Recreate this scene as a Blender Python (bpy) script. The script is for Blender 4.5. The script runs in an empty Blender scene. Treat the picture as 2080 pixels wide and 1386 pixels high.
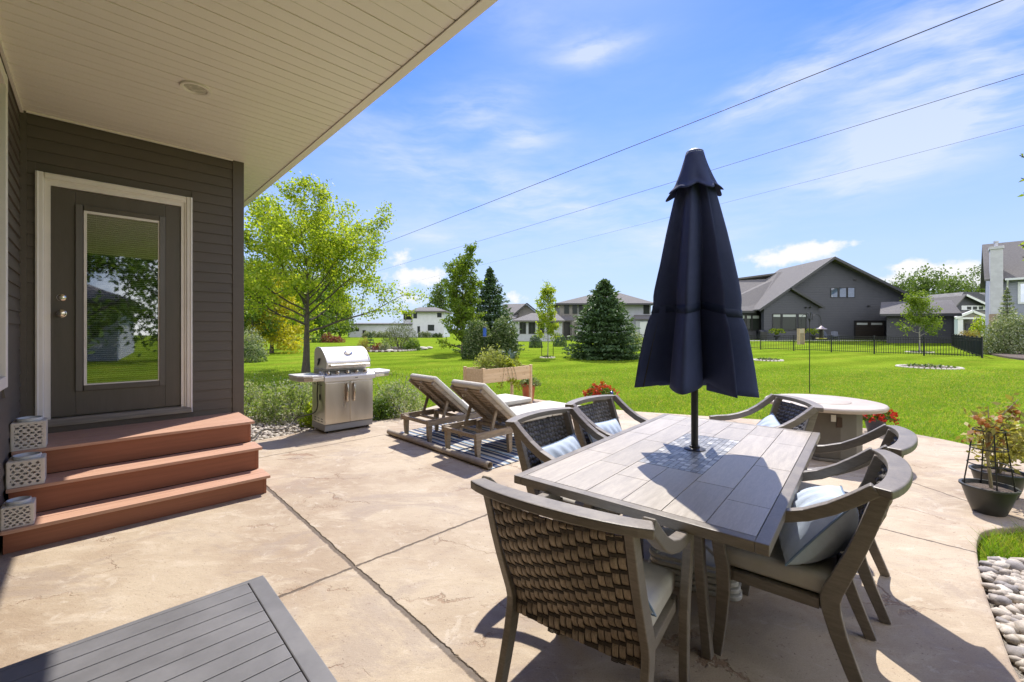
import bpy, bmesh, math, random
import numpy as np
from mathutils import Vector, Matrix
RAD = math.radians
PI = math.pi
scene = bpy.context.scene
COL = scene.collection

# ------------------------------------------------------------------ camera
H_EYE = 1.45
cd = bpy.data.cameras.new('camera')
cam = bpy.data.objects.new('camera', cd)
COL.objects.link(cam)
cd.sensor_width = 36.0
cd.lens = 872.0 / 2080.0 * 36.0
cd.shift_y = -21.0 / 2080.0
cd.clip_start = 0.05
cd.clip_end = 3000.0
cam.location = (0, 0, H_EYE)
cam.rotation_euler = (RAD(90), 0, 0)
scene.camera = cam

# ------------------------------------------------------------------ light
SUN_EL = RAD(54.5)
SUN_AZ = RAD(13.0)            # clockwise from +Y
sd = bpy.data.lights.new('sun', 'SUN')
sd.energy = 2.95
sd.angle = RAD(0.53)
sd.color = (1.0, 0.945, 0.86)
sun = bpy.data.objects.new('sun', sd)
COL.objects.link(sun)
SDIR = Vector((math.sin(SUN_AZ) * math.cos(SUN_EL), math.cos(SUN_AZ) * math.cos(SUN_EL), math.sin(SUN_EL)))
sun.rotation_euler = (-SDIR).to_track_quat('-Z', 'Y').to_euler()
sun.location = (5, 10, 20)

scene.view_settings.view_transform = 'Standard'
scene.view_settings.look = 'None'
scene.view_settings.gamma = 1.0
scene.view_settings.exposure = 1.14
scene.view_settings.use_curve_mapping = False
scene.cycles.max_bounces = 7
scene.cycles.diffuse_bounces = 5
scene.cycles.glossy_bounces = 3
scene.cycles.transmission_bounces = 4
scene.cycles.transparent_max_bounces = 7
scene.cycles.caustics_reflective = False
scene.cycles.caustics_refractive = False


class NT:
    """tiny helper for writing node trees as expressions"""
    def __init__(s, tree):
        s.t = tree
        s.n = tree.nodes
        s.l = tree.links

    def set(s, sock, v):
        if hasattr(v, 'is_output') or hasattr(v, 'links'):
            s.l.new(v, sock)
        else:
            try:
                sock.default_value = v
            except Exception:
                sock.default_value = tuple(v) + (1.0,)

    def m(s, op, a, b=0.0, c=0.0, clamp=False):
        x = s.n.new('ShaderNodeMath')
        x.operation = op
        x.use_clamp = clamp
        s.set(x.inputs[0], a)
        s.set(x.inputs[1], b)
        s.set(x.inputs[2], c)
        return x.outputs[0]

    def vm(s, op, a, b=(0, 0, 0), out=0):
        x = s.n.new('ShaderNodeVectorMath')
        x.operation = op
        s.set(x.inputs[0], a)
        s.set(x.inputs[1], b)
        return x.outputs[out]

    def noise(s, vec, scale, detail=4.0, rough=0.55, dist=0.0, color=False):
        x = s.n.new('ShaderNodeTexNoise')
        if vec is not None:
            s.set(x.inputs['Vector'], vec)
        x.inputs['Scale'].default_value = scale
        x.inputs['Detail'].default_value = detail
        x.inputs['Roughness'].default_value = rough
        x.inputs['Distortion'].default_value = dist
        return x.outputs['Color' if color else 'Fac']

    def ramp(s, v, lo, hi, a=0.0, b=1.0, smooth=True):
        x = s.n.new('ShaderNodeMapRange')
        x.interpolation_type = 'SMOOTHSTEP' if smooth else 'LINEAR'
        s.set(x.inputs['Value'], v)
        x.inputs['From Min'].default_value = lo
        x.inputs['From Max'].default_value = hi
        s.set(x.inputs['To Min'], a)
        s.set(x.inputs['To Max'], b)
        return x.outputs[0]

    def mix(s, f, a, b, mode='MIX'):
        x = s.n.new('ShaderNodeMix')
        x.data_type = 'RGBA'
        x.blend_type = mode
        s.set(x.inputs[0], f)
        for i, v in ((6, a), (7, b)):
            if hasattr(v, 'links'):
                s.l.new(v, x.inputs[i])
            else:
                x.inputs[i].default_value = (v[0], v[1], v[2], 1.0)
        return x.outputs[2]

    def coord(s, which='Object'):
        return s.n.new('ShaderNodeTexCoord').outputs[which]

    def mapped(s, vec, scale=(1, 1, 1), rot=(0, 0, 0)):
        x = s.n.new('ShaderNodeMapping')
        s.set(x.inputs['Vector'], vec)
        x.inputs['Scale'].default_value = scale
        x.inputs['Rotation'].default_value = rot
        return x.outputs[0]

    def xyz(s, vec):
        x = s.n.new('ShaderNodeSeparateXYZ')
        s.set(x.inputs[0], vec)
        return x.outputs

    def bump(s, h, strength=0.3, dist=0.01):
        x = s.n.new('ShaderNodeBump')
        x.inputs['Strength'].default_value = strength
        x.inputs['Distance'].default_value = dist
        s.set(x.inputs['Height'], h)
        return x.outputs[0]


# ------------------------------------------------------------------ sky
w = bpy.data.worlds.new('World')
scene.world = w
w.use_nodes = True
t = NT(w.node_tree)
bg = w.node_tree.nodes['Background']
sky = t.n.new('ShaderNodeTexSky')
sky.sky_type = 'NISHITA'
sky.sun_disc = False
sky.sun_elevation = SUN_EL
sky.sun_rotation = SUN_AZ
sky.air_density = 1.0
sky.dust_density = 0.25
sky.ozone_density = 2.0
hsv = t.n.new('ShaderNodeHueSaturation')
hsv.inputs['Hue'].default_value = 0.524
hsv.inputs['Saturation'].default_value = 1.5
hsv.inputs['Value'].default_value = 0.76
t.l.new(sky.outputs[0], hsv.inputs['Color'])
d = t.vm('NORMALIZE', t.coord('Generated'))
dx, dy, dz = t.xyz(d)
az = t.m('ARCTAN2', dx, dy)
el = t.m('ARCSINE', dz)
cc = t.n.new('ShaderNodeCombineXYZ')
t.set(cc.inputs[0], az); t.set(cc.inputs[1], el)
ae = cc.outputs[0]


def ang(px, py):
    x, y = (px - 1040) / 872.0, (672 - py) / 872.0
    return math.atan2(x, 1.0), math.asin(y / math.sqrt(1 + x * x + y * y))


def blob(px, py, wx, wy, tilt=0.0):
    a, e = ang(px, py)
    k = math.cos(a)
    sa, se = wx / 872.0 * k * k, wy / 872.0 * k
    u = t.m('SUBTRACT', az, a)
    v = t.m('SUBTRACT', el, e)
    c, s_ = math.cos(tilt), math.sin(tilt)
    u2 = t.m('ADD', t.m('MULTIPLY', u, c / sa), t.m('MULTIPLY', v, s_ / sa))
    v2 = t.m('ADD', t.m('MULTIPLY', u, -s_ / se), t.m('MULTIPLY', v, c / se))
    r2 = t.m('ADD', t.m('MULTIPLY', u2, u2), t.m('MULTIPLY', v2, v2))
    return t.m('POWER', 2.718, t.m('MULTIPLY', r2, -1.0))


def total(bl):
    acc = None
    for q in bl:
        g = t.m('MULTIPLY', blob(*q[:5]), q[5])
        acc = g if acc is None else t.m('ADD', acc, g)
    return acc


# thin high cloud, drawn out into streaks
cir = total([(1210, 100, 80, 22, 0.05, 0.75), (960, 225, 110, 36, 0.25, 0.55), (1060, 282, 70, 26, 0.1, 0.55),
             (1570, 180, 170, 38, 0.28, 0.85), (1930, 90, 330, 120, 0.3, 0.8), (2000, 215, 300, 80, 0.35, 0.75),
             (1800, 300, 260, 40, 0.3, 0.5), (1180, 425, 260, 40, -0.22, 0.6), (820, 330, 220, 50, -0.3, 0.42),
             (1330, 505, 190, 28, 0.15, 0.5), (1760, 378, 130, 20, 0.15, 0.4), (1000, 450, 260, 70, 0.1, 0.3),
             (860, 480, 90, 14, -0.1, 0.4), (1040, 30, 200, 40, -0.3, 0.22), (1250, 350, 500, 60, -.2, .15)])
warp = t.vm('ADD', ae, t.vm('MULTIPLY', t.noise(ae, 5.0, 3, color=True), (0.10, 0.05, 0)))
st = t.noise(t.mapped(warp, (5, 22, 1), (0, 0, RAD(-14))), 1.0, 6, 0.62)
st2 = t.noise(t.mapped(warp, (2.2, 6, 1), (0, 0, RAD(-20))), 1.0, 4, 0.6)
cfac = t.m('MULTIPLY', t.m('ADD', t.m('MULTIPLY', cir, 1.2), 0.05),
           t.ramp(t.m('ADD', t.m('MULTIPLY', st, 0.6), t.m('MULTIPLY', st2, 0.5)), 0.35, 0.78))
cfac = t.m('MINIMUM', cfac, 0.62)
# heaped cloud low over the horizon
cum = total([(1610, 520, 70, 16, 0, 1.0), (1640, 508, 44, 14, 0, 0.8), (1700, 497, 50, 12, 0.05, 0.8), (1560, 535, 46, 14, 0, .6),
             (1890, 560, 100, 18, 0, 1.0), (1860, 540, 44, 14, 0, 0.8), (1960, 552, 50, 18, 0, 0.9), (1925, 578, 130, 18, 0, 0.9),
             (850, 562, 46, 14, 0, 1.0), (880, 556, 30, 12, 0, .6), (815, 520, 30, 14, 0.3, 0.7), (690, 490, 14, 9, 0, 0.9),
             (840, 608, 40, 18, 0, 0.8), (1042, 606, 24, 14, 0, 0.8), (700, 560, 110, 22, 0, .6), (1750, 590, 110, 12, 0, 0.5)])
cn = t.noise(t.mapped(ae, (1, 1.25, 1)), 34.0, 6, 0.6)
cn2 = t.noise(t.mapped(ae, (1, 1.25, 1)), 12.0, 3, 0.55)
cu = t.m('ADD', cum, t.m('ADD', t.m('MULTIPLY', t.m('SUBTRACT', cn, 0.5), 2.2), t.m('MULTIPLY', t.m('SUBTRACT', cn2, 0.5), 1.3)))
cuf = t.m('MULTIPLY', t.m('MULTIPLY', t.ramp(cu, 0.20, 0.95), t.ramp(cum, 0.05, 0.3)), 0.95)
hz = t.m('MULTIPLY', t.ramp(el, -0.02, 0.72, 1.0, 0.0), 0.92)
# unseen clouds behind the viewer, added overbright to fill shaded faces; panes mirror them too
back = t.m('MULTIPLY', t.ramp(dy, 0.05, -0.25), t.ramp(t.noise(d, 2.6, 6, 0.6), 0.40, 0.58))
base = t.mix(hz, hsv.outputs[0], (1.62, 2.06, 3.02))
c1 = t.mix(cfac, base, (2.7, 2.85, 3.05))
c2 = t.mix(cuf, c1, (3.1, 3.1, 3.15))
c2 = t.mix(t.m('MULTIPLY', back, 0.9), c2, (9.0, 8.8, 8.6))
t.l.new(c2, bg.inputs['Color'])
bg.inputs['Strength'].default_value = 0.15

# ------------------------------------------------------------------ frames of reference
UA = RAD(44.28)
U = Vector((0.7157, 0.698, 0)); V = Vector((-0.698, 0.7157, 0))


def G(px, py, z=0.0):
    """ground point under a direction of view, as plain world numbers"""
    Y = (H_EYE - z) * 872.0 / (py - 672.0)
    return Vector(((px - 1040) / 872.0 * Y, Y, z))


def PX(px, Y):
    return (px - 1040) / 872.0 * Y


def PZ(py, Y):
    return H_EYE + (672 - py) / 872.0 * Y


# ------------------------------------------------------------------ mesh building
class MB:
    def __init__(s):
        s.v = []
        s.f = []

    def add(s, vs, fs):
        o = len(s.v)
        s.v += [tuple(p) for p in vs]
        s.f += [tuple(i + o for i in f) for f in fs]
        return s

    def box(s, c, size, rz=0.0, rot=None):
        hx, hy, hz_ = size[0] / 2, size[1] / 2, size[2] / 2
        M = rot if rot is not None else Matrix.Rotation(rz, 3, 'Z')
        c = Vector(c)
        vs = [c + M @ Vector((x * hx, y * hy, z * hz_)) for z in (-1, 1) for y in (-1, 1) for x in (-1, 1)]
        return s.add(vs, [(0, 2, 3, 1), (4, 5, 7, 6), (0, 1, 5, 4), (2, 6, 7, 3), (0, 4, 6, 2), (1, 3, 7, 5)])

    def lim(s, a, b):
        return s.box([(a[i] + b[i]) / 2 for i in range(3)], [abs(b[i] - a[i]) for i in range(3)])

    def tube(s, pts, rad, n=8, cap=True):
        pts = [Vector(p) for p in pts]
        if not hasattr(rad, '__len__'):
            rad = [rad] * len(pts)
        rings = []
        prev = None
        for i, p in enumerate(pts):
            tg = (pts[min(i + 1, len(pts) - 1)] - pts[max(i - 1, 0)])
            tg = tg.normalized() if tg.length > 1e-9 else Vector((0, 0, 1))
            if prev is None:
                a = tg.cross(Vector((0.13, 0.21, 1)) if abs(tg.z) < 0.9 else Vector((1, 0.1, 0))).normalized()
            else:
                a = (prev - tg * prev.dot(tg)).normalized()
            prev = a
            b = tg.cross(a)
            rings.append([p + (a * math.cos(2 * PI * k / n) + b * math.sin(2 * PI * k / n)) * rad[i] for k in range(n)])
        vs = [q for r in rings for q in r]
        fs = []
        for i in range(len(pts) - 1):
            for k in range(n):
                k2 = (k + 1) % n
                fs.append((i * n + k, i * n + k2, (i + 1) * n + k2, (i + 1) * n + k))
        if cap:
            fs.append(tuple(range(n - 1, -1, -1)))
            o = (len(pts) - 1) * n
            fs.append(tuple(o + k for k in range(n)))
        return s.add(vs, fs)

    def lathe(s, prof, n=24, c=(0, 0, 0), cap=True):
        vs = []
        for r, z in prof:
            for k in range(n):
                a = 2 * PI * k / n
                vs.append((c[0] + r * math.cos(a), c[1] + r * math.sin(a), c[2] + z))
        fs = []
        for i in range(len(prof) - 1):
            for k in range(n):
                k2 = (k + 1) % n
                fs.append((i * n + k, i * n + k2, (i + 1) * n + k2, (i + 1) * n + k))
        if cap:
            fs.append(tuple(range(n - 1, -1, -1)))
            o = (len(prof) - 1) * n
            fs.append(tuple(o + k for k in range(n)))
        return s.add(vs, fs)

    def sweep(s, path, w, h, side=(1, 0, 0)):
        """rectangular bar along a path; w across 'side', h across the third axis"""
        path = [Vector(p) for p in path]
        side = Vector(side).normalized()
        m = len(path)
        vs = []
        for i, p in enumerate(path):
            tg = (path[min(i + 1, m - 1)] - path[max(i - 1, 0)]).normalized()
            sd_ = (side - tg * side.dot(tg)).normalized()
            nn = tg.cross(sd_)
            ww = w[i] if hasattr(w, '__len__') else w
            hh = h[i] if hasattr(h, '__len__') else h
            for a, b in ((-1, -1), (1, -1), (1, 1), (-1, 1)):
                vs.append(p + sd_ * a * ww / 2 + nn * b * hh / 2)
        fs = [(3, 2, 1, 0)]
        for i in range(m - 1):
            for k in range(4):
                k2 = (k + 1) % 4
                fs.append((i * 4 + k, i * 4 + k2, i * 4 + 4 + k2, i * 4 + 4 + k))
        o = (m - 1) * 4
        fs.append((o, o + 1, o + 2, o + 3))
        return s.add(vs, fs)

    def prism(s, poly, z0, z1):
        n = len(poly)
        vs = [(p[0], p[1], z0) for p in poly] + [(p[0], p[1], z1) for p in poly]
        fs = [tuple(range(n - 1, -1, -1)), tuple(range(n, 2 * n))]
        for i in range(n):
            j = (i + 1) % n
            fs.append((i, j, n + j, n + i))
        return s.add(vs, fs)

    def prism_y(s, poly, y0, y1):
        """outline in x,z pushed along y"""
        n = len(poly)
        vs = [(p[0], y0, p[1]) for p in poly] + [(p[0], y1, p[1]) for p in poly]
        fs = [tuple(range(n)), tuple(range(2 * n - 1, n - 1, -1))]
        for i in range(n):
            j = (i + 1) % n
            fs.append((j, i, n + i, n + j))
        return s.add(vs, fs)

    def prism_x(s, poly, x0, x1):
        n = len(poly)
        vs = [(x0, p[0], p[1]) for p in poly] + [(x1, p[0], p[1]) for p in poly]
        fs = [tuple(range(n - 1, -1, -1)), tuple(range(n, 2 * n))]
        for i in range(n):
            j = (i + 1) % n
            fs.append((i, j, n + j, n + i))
        return s.add(vs, fs)

    def quad(s, a, b, c, d_):
        return s.add([a, b, c, d_], [(0, 1, 2, 3)])

    def grid(s, fn, nu, nv, closed=False):
        vs = [fn(i / nu, j / nv) for j in range(nv + 1) for i in range(nu + (0 if closed else 1))]
        w_ = nu if closed else nu + 1
        fs = []
        for j in range(nv):
            for i in range(nu):
                i2 = (i + 1) % w_ if closed else i + 1
                fs.append((j * w_ + i, j * w_ + i2, (j + 1) * w_ + i2, (j + 1) * w_ + i))
        return s.add(vs, fs)

    def build(s, name, m, parent=None, smooth=False, bevel=0.0, solid=0.0, sub=0, seg=2):
        me = bpy.data.meshes.new(name)
        me.from_pydata(s.v, [], s.f)
        me.validate()
        me.materials.append(m)
        bm = bmesh.new()
        bm.from_mesh(me)
        if solid == 0.0:
            bmesh.ops.recalc_face_normals(bm, faces=bm.faces)
        bm.to_mesh(me)
        bm.free()
        if smooth:
            me.shade_smooth()
            if smooth != 2:
                me.set_sharp_from_angle(angle=RAD(38))
        return link(name, me, parent, bevel, solid, sub, seg)


def link(name, me, parent=None, bevel=0.0, solid=0.0, sub=0, seg=2):
    o = bpy.data.objects.new(name, me)
    COL.objects.link(o)
    if parent is not None:
        o.parent = parent
    if solid:
        md = o.modifiers.new('solid', 'SOLIDIFY'); md.thickness = solid; md.offset = 0
    if bevel:
        md = o.modifiers.new('bevel', 'BEVEL'); md.width = bevel; md.segments = seg
        md.limit_method = 'ANGLE'; md.angle_limit = RAD(40)
        md.harden_normals = False
    if sub:
        md = o.modifiers.new('sub', 'SUBSURF'); md.levels = sub; md.render_levels = sub
    return o


def np_mesh(name, verts, faces, m, parent=None, smooth=False):
    verts = np.asarray(verts, np.float32); faces = np.asarray(faces, np.int32)
    me = bpy.data.meshes.new(name)
    nv, (nf, k) = len(verts), faces.shape
    me.vertices.add(nv)
    me.vertices.foreach_set('co', verts.ravel())
    me.loops.add(nf * k)
    me.loops.foreach_set('vertex_index', faces.ravel())
    me.polygons.add(nf)
    me.polygons.foreach_set('loop_start', np.arange(0, nf * k, k, dtype=np.int32))
    me.polygons.foreach_set('loop_total', np.full(nf, k, np.int32))
    me.update(calc_edges=True)
    me.materials.append(m)
    if smooth:
        me.shade_smooth()
    return link(name, me, parent)


def tag(o, label=None, cat=None, group=None, kind=None):
    if label: o['label'] = label
    if cat: o['category'] = cat
    if group: o['group'] = group
    if kind: o['kind'] = kind
    return o


def thing(name, label, cat, loc=(0, 0, 0), rz=0.0, group=None):
    o = bpy.data.objects.new(name, None)
    COL.objects.link(o)
    o.empty_display_size = 0.1
    o.location = loc
    o.rotation_euler = (0, 0, rz)
    return tag(o, label, cat, group)


def dup(root, loc, rz, label, group=None):
    kids = {}
    for o in COL.objects:
        if o.parent is not None:
            kids.setdefault(o.parent.name, []).append(o)

    def rec(o, parent):
        c = o.copy()
        COL.objects.link(c)
        c.parent = parent
        for ch in kids.get(o.name, []):
            rec(ch, c)
        return c
    r = rec(root, None)
    r.location = loc
    r.rotation_euler = (0, 0, rz)
    return tag(r, label, group=group)


# ------------------------------------------------------------------ materials
def mat(name, c1, c2=None, scale=6.0, rough=0.6, metal=0.0, bump=0.0, bscale=None, stretch=(1, 1, 1), spec=0.5,
        lo=0.35, hi=0.65, dist=0.004, detail=5, fine=0.0, island=0.0, aniso=0.0, c3=None, coat=0.0):
    m = bpy.data.materials.new(name)
    m.use_nodes = True
    x = NT(m.node_tree)
    b = x.n['Principled BSDF']
    co = x.coord('Object')
    mp = x.mapped(co, stretch)
    n1 = x.noise(mp, scale, detail, 0.6)
    col = x.mix(x.ramp(n1, lo, hi), c1, c2) if c2 is not None else None
    if c3 is not None:
        n3 = x.noise(mp, scale * 0.23, 3, 0.6)
        col = x.mix(x.ramp(n3, 0.5, 0.72), col, c3)
    if col is None:
        col = x.mix(0.0, c1, c1)
    if fine:
        n2 = x.noise(mp, scale * 7, 3, 0.7)
        f = x.ramp(n2, 0.25, 0.75, 1 - fine, 1 + fine, smooth=False)
        col = x.mix(1.0, col, f, 'MULTIPLY')
    if island:
        g = x.n.new('ShaderNodeNewGeometry')
        f = x.ramp(g.outputs['Random Per Island'], 0, 1, 1 - island, 1 + island, smooth=False)
        col = x.mix(1.0, col, f, 'MULTIPLY')
    x.l.new(col, b.inputs['Base Color'])
    b.inputs['Roughness'].default_value = rough
    if rough > 0.12:
        x.l.new(x.ramp(n1, 0.2, 0.8, max(rough - 0.09, 0.05), min(rough + 0.09, 1), smooth=False), b.inputs['Roughness'])
    b.inputs['Metallic'].default_value = metal
    b.inputs['Specular IOR Level'].default_value = spec
    if coat:
        b.inputs['Coat Weight'].default_value = coat
        b.inputs['Coat Roughness'].default_value = 0.15
    if bump:
        hb = x.noise(mp, bscale or scale * 5, 4, 0.6)
        x.l.new(x.bump(hb, bump, dist), b.inputs['Normal'])
    return m


def leafmat(name, ca, cb, trans=0.35, cc_=None, rough=0.55):
    m = bpy.data.materials.new(name)
    m.use_nodes = True
    x = NT(m.node_tree)
    b = x.n['Principled BSDF']
    out = x.n['Material Output']
    g = x.n.new('ShaderNodeNewGeometry')
    rnd = g.outputs['Random Per Island']
    big = x.noise(x.coord('Object'), 1.6, 2, 0.5)
    col = x.mix(x.m('ADD', x.m('MULTIPLY', rnd, 0.7), x.m('MULTIPLY', x.m('SUBTRACT', big, 0.5), 1.2), clamp=True), ca, cb)
    if cc_ is not None:
        r2 = x.m('FRACT', x.m('MULTIPLY', rnd, 17.3))
        col = x.mix(x.ramp(x.m('ADD', r2, x.m('MULTIPLY', big, 0.8)), 1.0, 1.25), col, cc_)
    x.l.new(col, b.inputs['Base Color'])
    b.inputs['Roughness'].default_value = rough
    b.inputs['Specular IOR Level'].default_value = 0.35
    tr = x.n.new('ShaderNodeBsdfTranslucent')
    tc = x.mix(1.0, col, (1.25, 1.25, 0.55), 'MULTIPLY')
    x.l.new(tc, tr.inputs['Color'])
    mx = x.n.new('ShaderNodeMixShader')
    mx.inputs[0].default_value = trans
    x.l.new(b.outputs[0], mx.inputs[1])
    x.l.new(tr.outputs[0], mx.inputs[2])
    x.l.new(mx.outputs[0], out.inputs['Surface'])
    return m


def glassmat(name, tint=(0.02, 0.025, 0.03), mirror=0.35, clear=0.0, ior=1.5):
    m = bpy.data.materials.new(name)
    m.use_nodes = True
    x = NT(m.node_tree)
    out = x.n['Material Output']
    gl = x.n.new('ShaderNodeBsdfGlossy')
    gl.inputs['Roughness'].default_value = 0.02
    gl.inputs['Color'].default_value = (0.95, 0.97, 1, 1)
    wob = x.noise(x.coord('Object'), 2.0, 1)
    x.l.new(x.bump(wob, 0.04, 0.02), gl.inputs['Normal'])
    if clear:
        df = x.n.new('ShaderNodeBsdfTransparent')
        df.inputs['Color'].default_value = (clear, clear * 1.02, clear, 1)
    else:
        df = x.n.new('ShaderNodeBsdfDiffuse')
        df.inputs['Color'].default_value = tint + (1,)
    fr = x.n.new('ShaderNodeFresnel')
    fr.inputs['IOR'].default_value = ior
    fac = x.m('MAXIMUM', fr.outputs[0], mirror)
    mx = x.n.new('ShaderNodeMixShader')
    x.l.new(fac, mx.inputs[0])
    x.l.new(df.outputs[0], mx.inputs[1])
    x.l.new(gl.outputs[0], mx.inputs[2])
    x.l.new(mx.outputs[0], out.inputs['Surface'])
    return m


def lapmat(name, c1, c2, pitch=0.16, rough=0.6, depth=1.0):
    """lap siding seen from far off: shallow saw-tooth boards"""
    m = mat(name, c1, c2, scale=1.5, rough=rough, fine=0.05)
    x = NT(m.node_tree)
    b = x.n['Principled BSDF']
    z = x.xyz(x.coord('Object'))[2]
    saw = x.m('FRACT', x.m('DIVIDE', z, pitch))
    x.l.new(x.bump(x.m('POWER', saw, 0.6), depth, -0.05), b.inputs['Normal'])
    return m

# ================================================================== SETTING
rng = np.random.default_rng(7)
random.seed(7)


def sstep(a, b, x):
    t_ = np.clip((x - a) / (b - a), 0, 1)
    return t_ * t_ * (3 - 2 * t_)


def ground_z(x, y):
    x = np.asarray(x, float); y = np.asarray(y, float)
    z = -0.045 + 0.44 * sstep(39, 47, y) * sstep(13, 22, x)
    z = z + 0.05 * np.sin(x * 0.11 + 1.0) * np.sin(y * 0.09) * sstep(12, 30, y)
    return z


PATIO = [(1.25, -6), (1.28, -1), (1.5, .4), (1.75, 1.1), (2.09, 1.77), (2.334, 2.045), (2.636, 2.394), (2.99, 2.76), (3.25, 3.0),
         (3.46, 3.14), (3.85, 3.19), (4.4, 3.4), (5.0, 3.75), (5.5, 4.3), (5.76, 4.9), (5.83, 5.4), (5.7, 6.0), (5.44, 6.25),
         (4.9, 6.65), (4.08, 7.02), (3.52, 7.2), (2.68, 7.55), (2.12, 7.75), (1.4, 8.25), (.6, 9.05), (-.1, 9.45), (-.6, 9.5),
         (-1.1, 9.1), (-1.5, 8.3), (-1.8, 7.6), (-2.23, 6.9), (-2.75, 6.52), (-3.13, 5.98), (-3.38, 5.70), (-3.5, 5.35), (-4.6, 4.7), (-7, 2), (-7, -6)]


def smooth_poly(p, it=2):
    for _ in range(it):
        q = []
        for i in range(len(p)):
            a, b = p[i], p[(i + 1) % len(p)]
            q += [(a[0] * .75 + b[0] * .25, a[1] * .75 + b[1] * .25), (a[0] * .25 + b[0] * .75, a[1] * .25 + b[1] * .75)]
        p = q
    return p


PATIO_S = smooth_poly(PATIO, 2)


def in_poly(x, y, poly):
    inside = np.zeros(np.shape(x), bool)
    n = len(poly)
    for i in range(n):
        x1, y1 = poly[i]; x2, y2 = poly[(i + 1) % n]
        c = ((y1 > y) != (y2 > y)) & (x < (x2 - x1) * (y - y1) / (y2 - y1 + 1e-12) + x1)
        inside ^= c
    return inside


# ---- stamped concrete
m = bpy.data.materials.new('stamped_concrete'); m.use_nodes = True
x = NT(m.node_tree); b = x.n['Principled BSDF']
co = x.coord('Object')
P = x.vm('ADD', co, x.vm('MULTIPLY', x.vm('SUBTRACT', x.noise(co, 11, 5, .68, color=True), (.5, .5, .5)), (.040, .040, 0)))
uu = x.vm('DOT_PRODUCT', P, (U.x, U.y, 0), out=1)
vv = x.vm('DOT_PRODUCT', P, (V.x, V.y, 0), out=1)


def joint(c, at, wdt):
    return x.ramp(x.m('ABSOLUTE', x.m('SUBTRACT', c, at)), wdt * .45, wdt, 1, 0)


j1 = x.m('MAXIMUM', joint(uu, 1.146, .020), joint(vv, 2.56, .012))
j2 = x.m('MAXIMUM', joint(uu, 4.13, .011), joint(vv, 5.52, .010))
j3 = joint(x.vm('DOT_PRODUCT', P, (.995, .10, 0), out=1), 4.215, .009)
jn = x.m('MAXIMUM', j1, x.m('MAXIMUM', j2, j3))
n_big = x.noise(co, 0.9, 5, .62)
n_mid = x.noise(x.mapped(co, (1, 2.2, 1), (0, 0, RAD(30))), 3.4, 6, .66, 0.6)
n_small = x.noise(x.mapped(co, (1, 1.7, 1), (0, 0, RAD(40))), 22, 5, .7)
col = x.mix(x.ramp(n_big, .38, .64), (.455, .368, .260), (.345, .258, .172))
col = x.mix(x.ramp(n_mid, .48, .72, 0, .75), col, (.53, .445, .335))
col = x.mix(x.ramp(x.noise(co, 2.1, 5, .65), .56, .72, 0, .5), col, (.33, .222, .140))
col = x.mix(x.ramp(x.noise(co, 1.5, 4, .6, .5), .60, .76, 0, .45), col, (.34, .285, .25))
# release-powder streaks and small pits
col = x.mix(x.m('MULTIPLY', x.ramp(n_small, .60, .72), x.ramp(x.noise(co, 1.2, 3), .38, .56, .35, .95)), col, (.22, .145, .095))
# worn greyish film and fine grit
col = x.mix(x.m('MULTIPLY', x.ramp(x.noise(x.mapped(co, (1, 1.6, 1), (0, 0, RAD(15))), 1.15, 7, .72, .8), .50, .62), .55), col, (.305, .240, .190))
col = x.mix(x.m('MULTIPLY', x.ramp(x.noise(co, 4.6, 7, .75, 1.2), .56, .66), .5), col, (.555, .48, .38))
col = x.mix(1.0, col, x.ramp(x.noise(co, 150, 3, .8), .25, .75, .86, 1.12), 'MULTIPLY')
col = x.mix(x.m('MULTIPLY', x.ramp(x.noise(co, 62, 2, .6), .665, .70), .7), col, (.17, .115, .08))
# texture-skin veins
vo = x.n.new('ShaderNodeTexVoronoi'); vo.feature = 'DISTANCE_TO_EDGE'
x.l.new(x.vm('ADD', x.mapped(co, (1, 1.8, 1), (0, 0, RAD(35))), x.vm('MULTIPLY', x.noise(co, 2.0, 6, .7, color=True), (.9, .9, 0))), vo.inputs['Vector'])
vo.inputs['Scale'].default_value = 0.95
vein = x.m('MULTIPLY', x.ramp(vo.outputs[0], 0.003, 0.016, 1, 0), x.ramp(x.noise(co, 1.7, 3), .47, .62))
col = x.mix(x.m('MULTIPLY', vein, .75), col, (.27, .165, .10))
col = x.mix(x.m('MULTIPLY', jn, .93), col, x.mix(x.noise(co, 40, 3), (.045, .032, .022), (.17, .125, .085)))
x.l.new(col, b.inputs['Base Color'])
x.l.new(x.ramp(n_mid, .3, .7, .62, .82), b.inputs['Roughness'])
hgt = x.m('ADD', x.m('MULTIPLY', n_mid, .55), x.m('MULTIPLY', n_small, .22))
hgt = x.m('SUBTRACT', hgt, x.m('ADD', x.m('MULTIPLY', jn, 1.2), x.m('MULTIPLY', vein, .4)))
x.l.new(x.bump(hgt, .8, .014), b.inputs['Normal'])
M_CONC = m
pb = MB().prism(PATIO_S, -0.14, 0.0)
pat = pb.build('patio', M_CONC, bevel=0.012)
tag(pat, kind='structure')

# ---- lawn sheet
m = bpy.data.materials.new('lawn_grass'); m.use_nodes = True
x = NT(m.node_tree); b = x.n['Principled BSDF']
co = x.coord('Object')
n1 = x.noise(co, .22, 5, .62); n2 = x.noise(co, 1.7, 4, .6); n3 = x.noise(x.mapped(co, (1, .45, 1)), 26, 4, .7)
col = x.mix(x.ramp(n1, .36, .64), (.125, .205, .014), (.172, .248, .020))
col = x.mix(x.ramp(n2, .42, .7, 0, .5), col, (.212, .268, .026))
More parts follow.
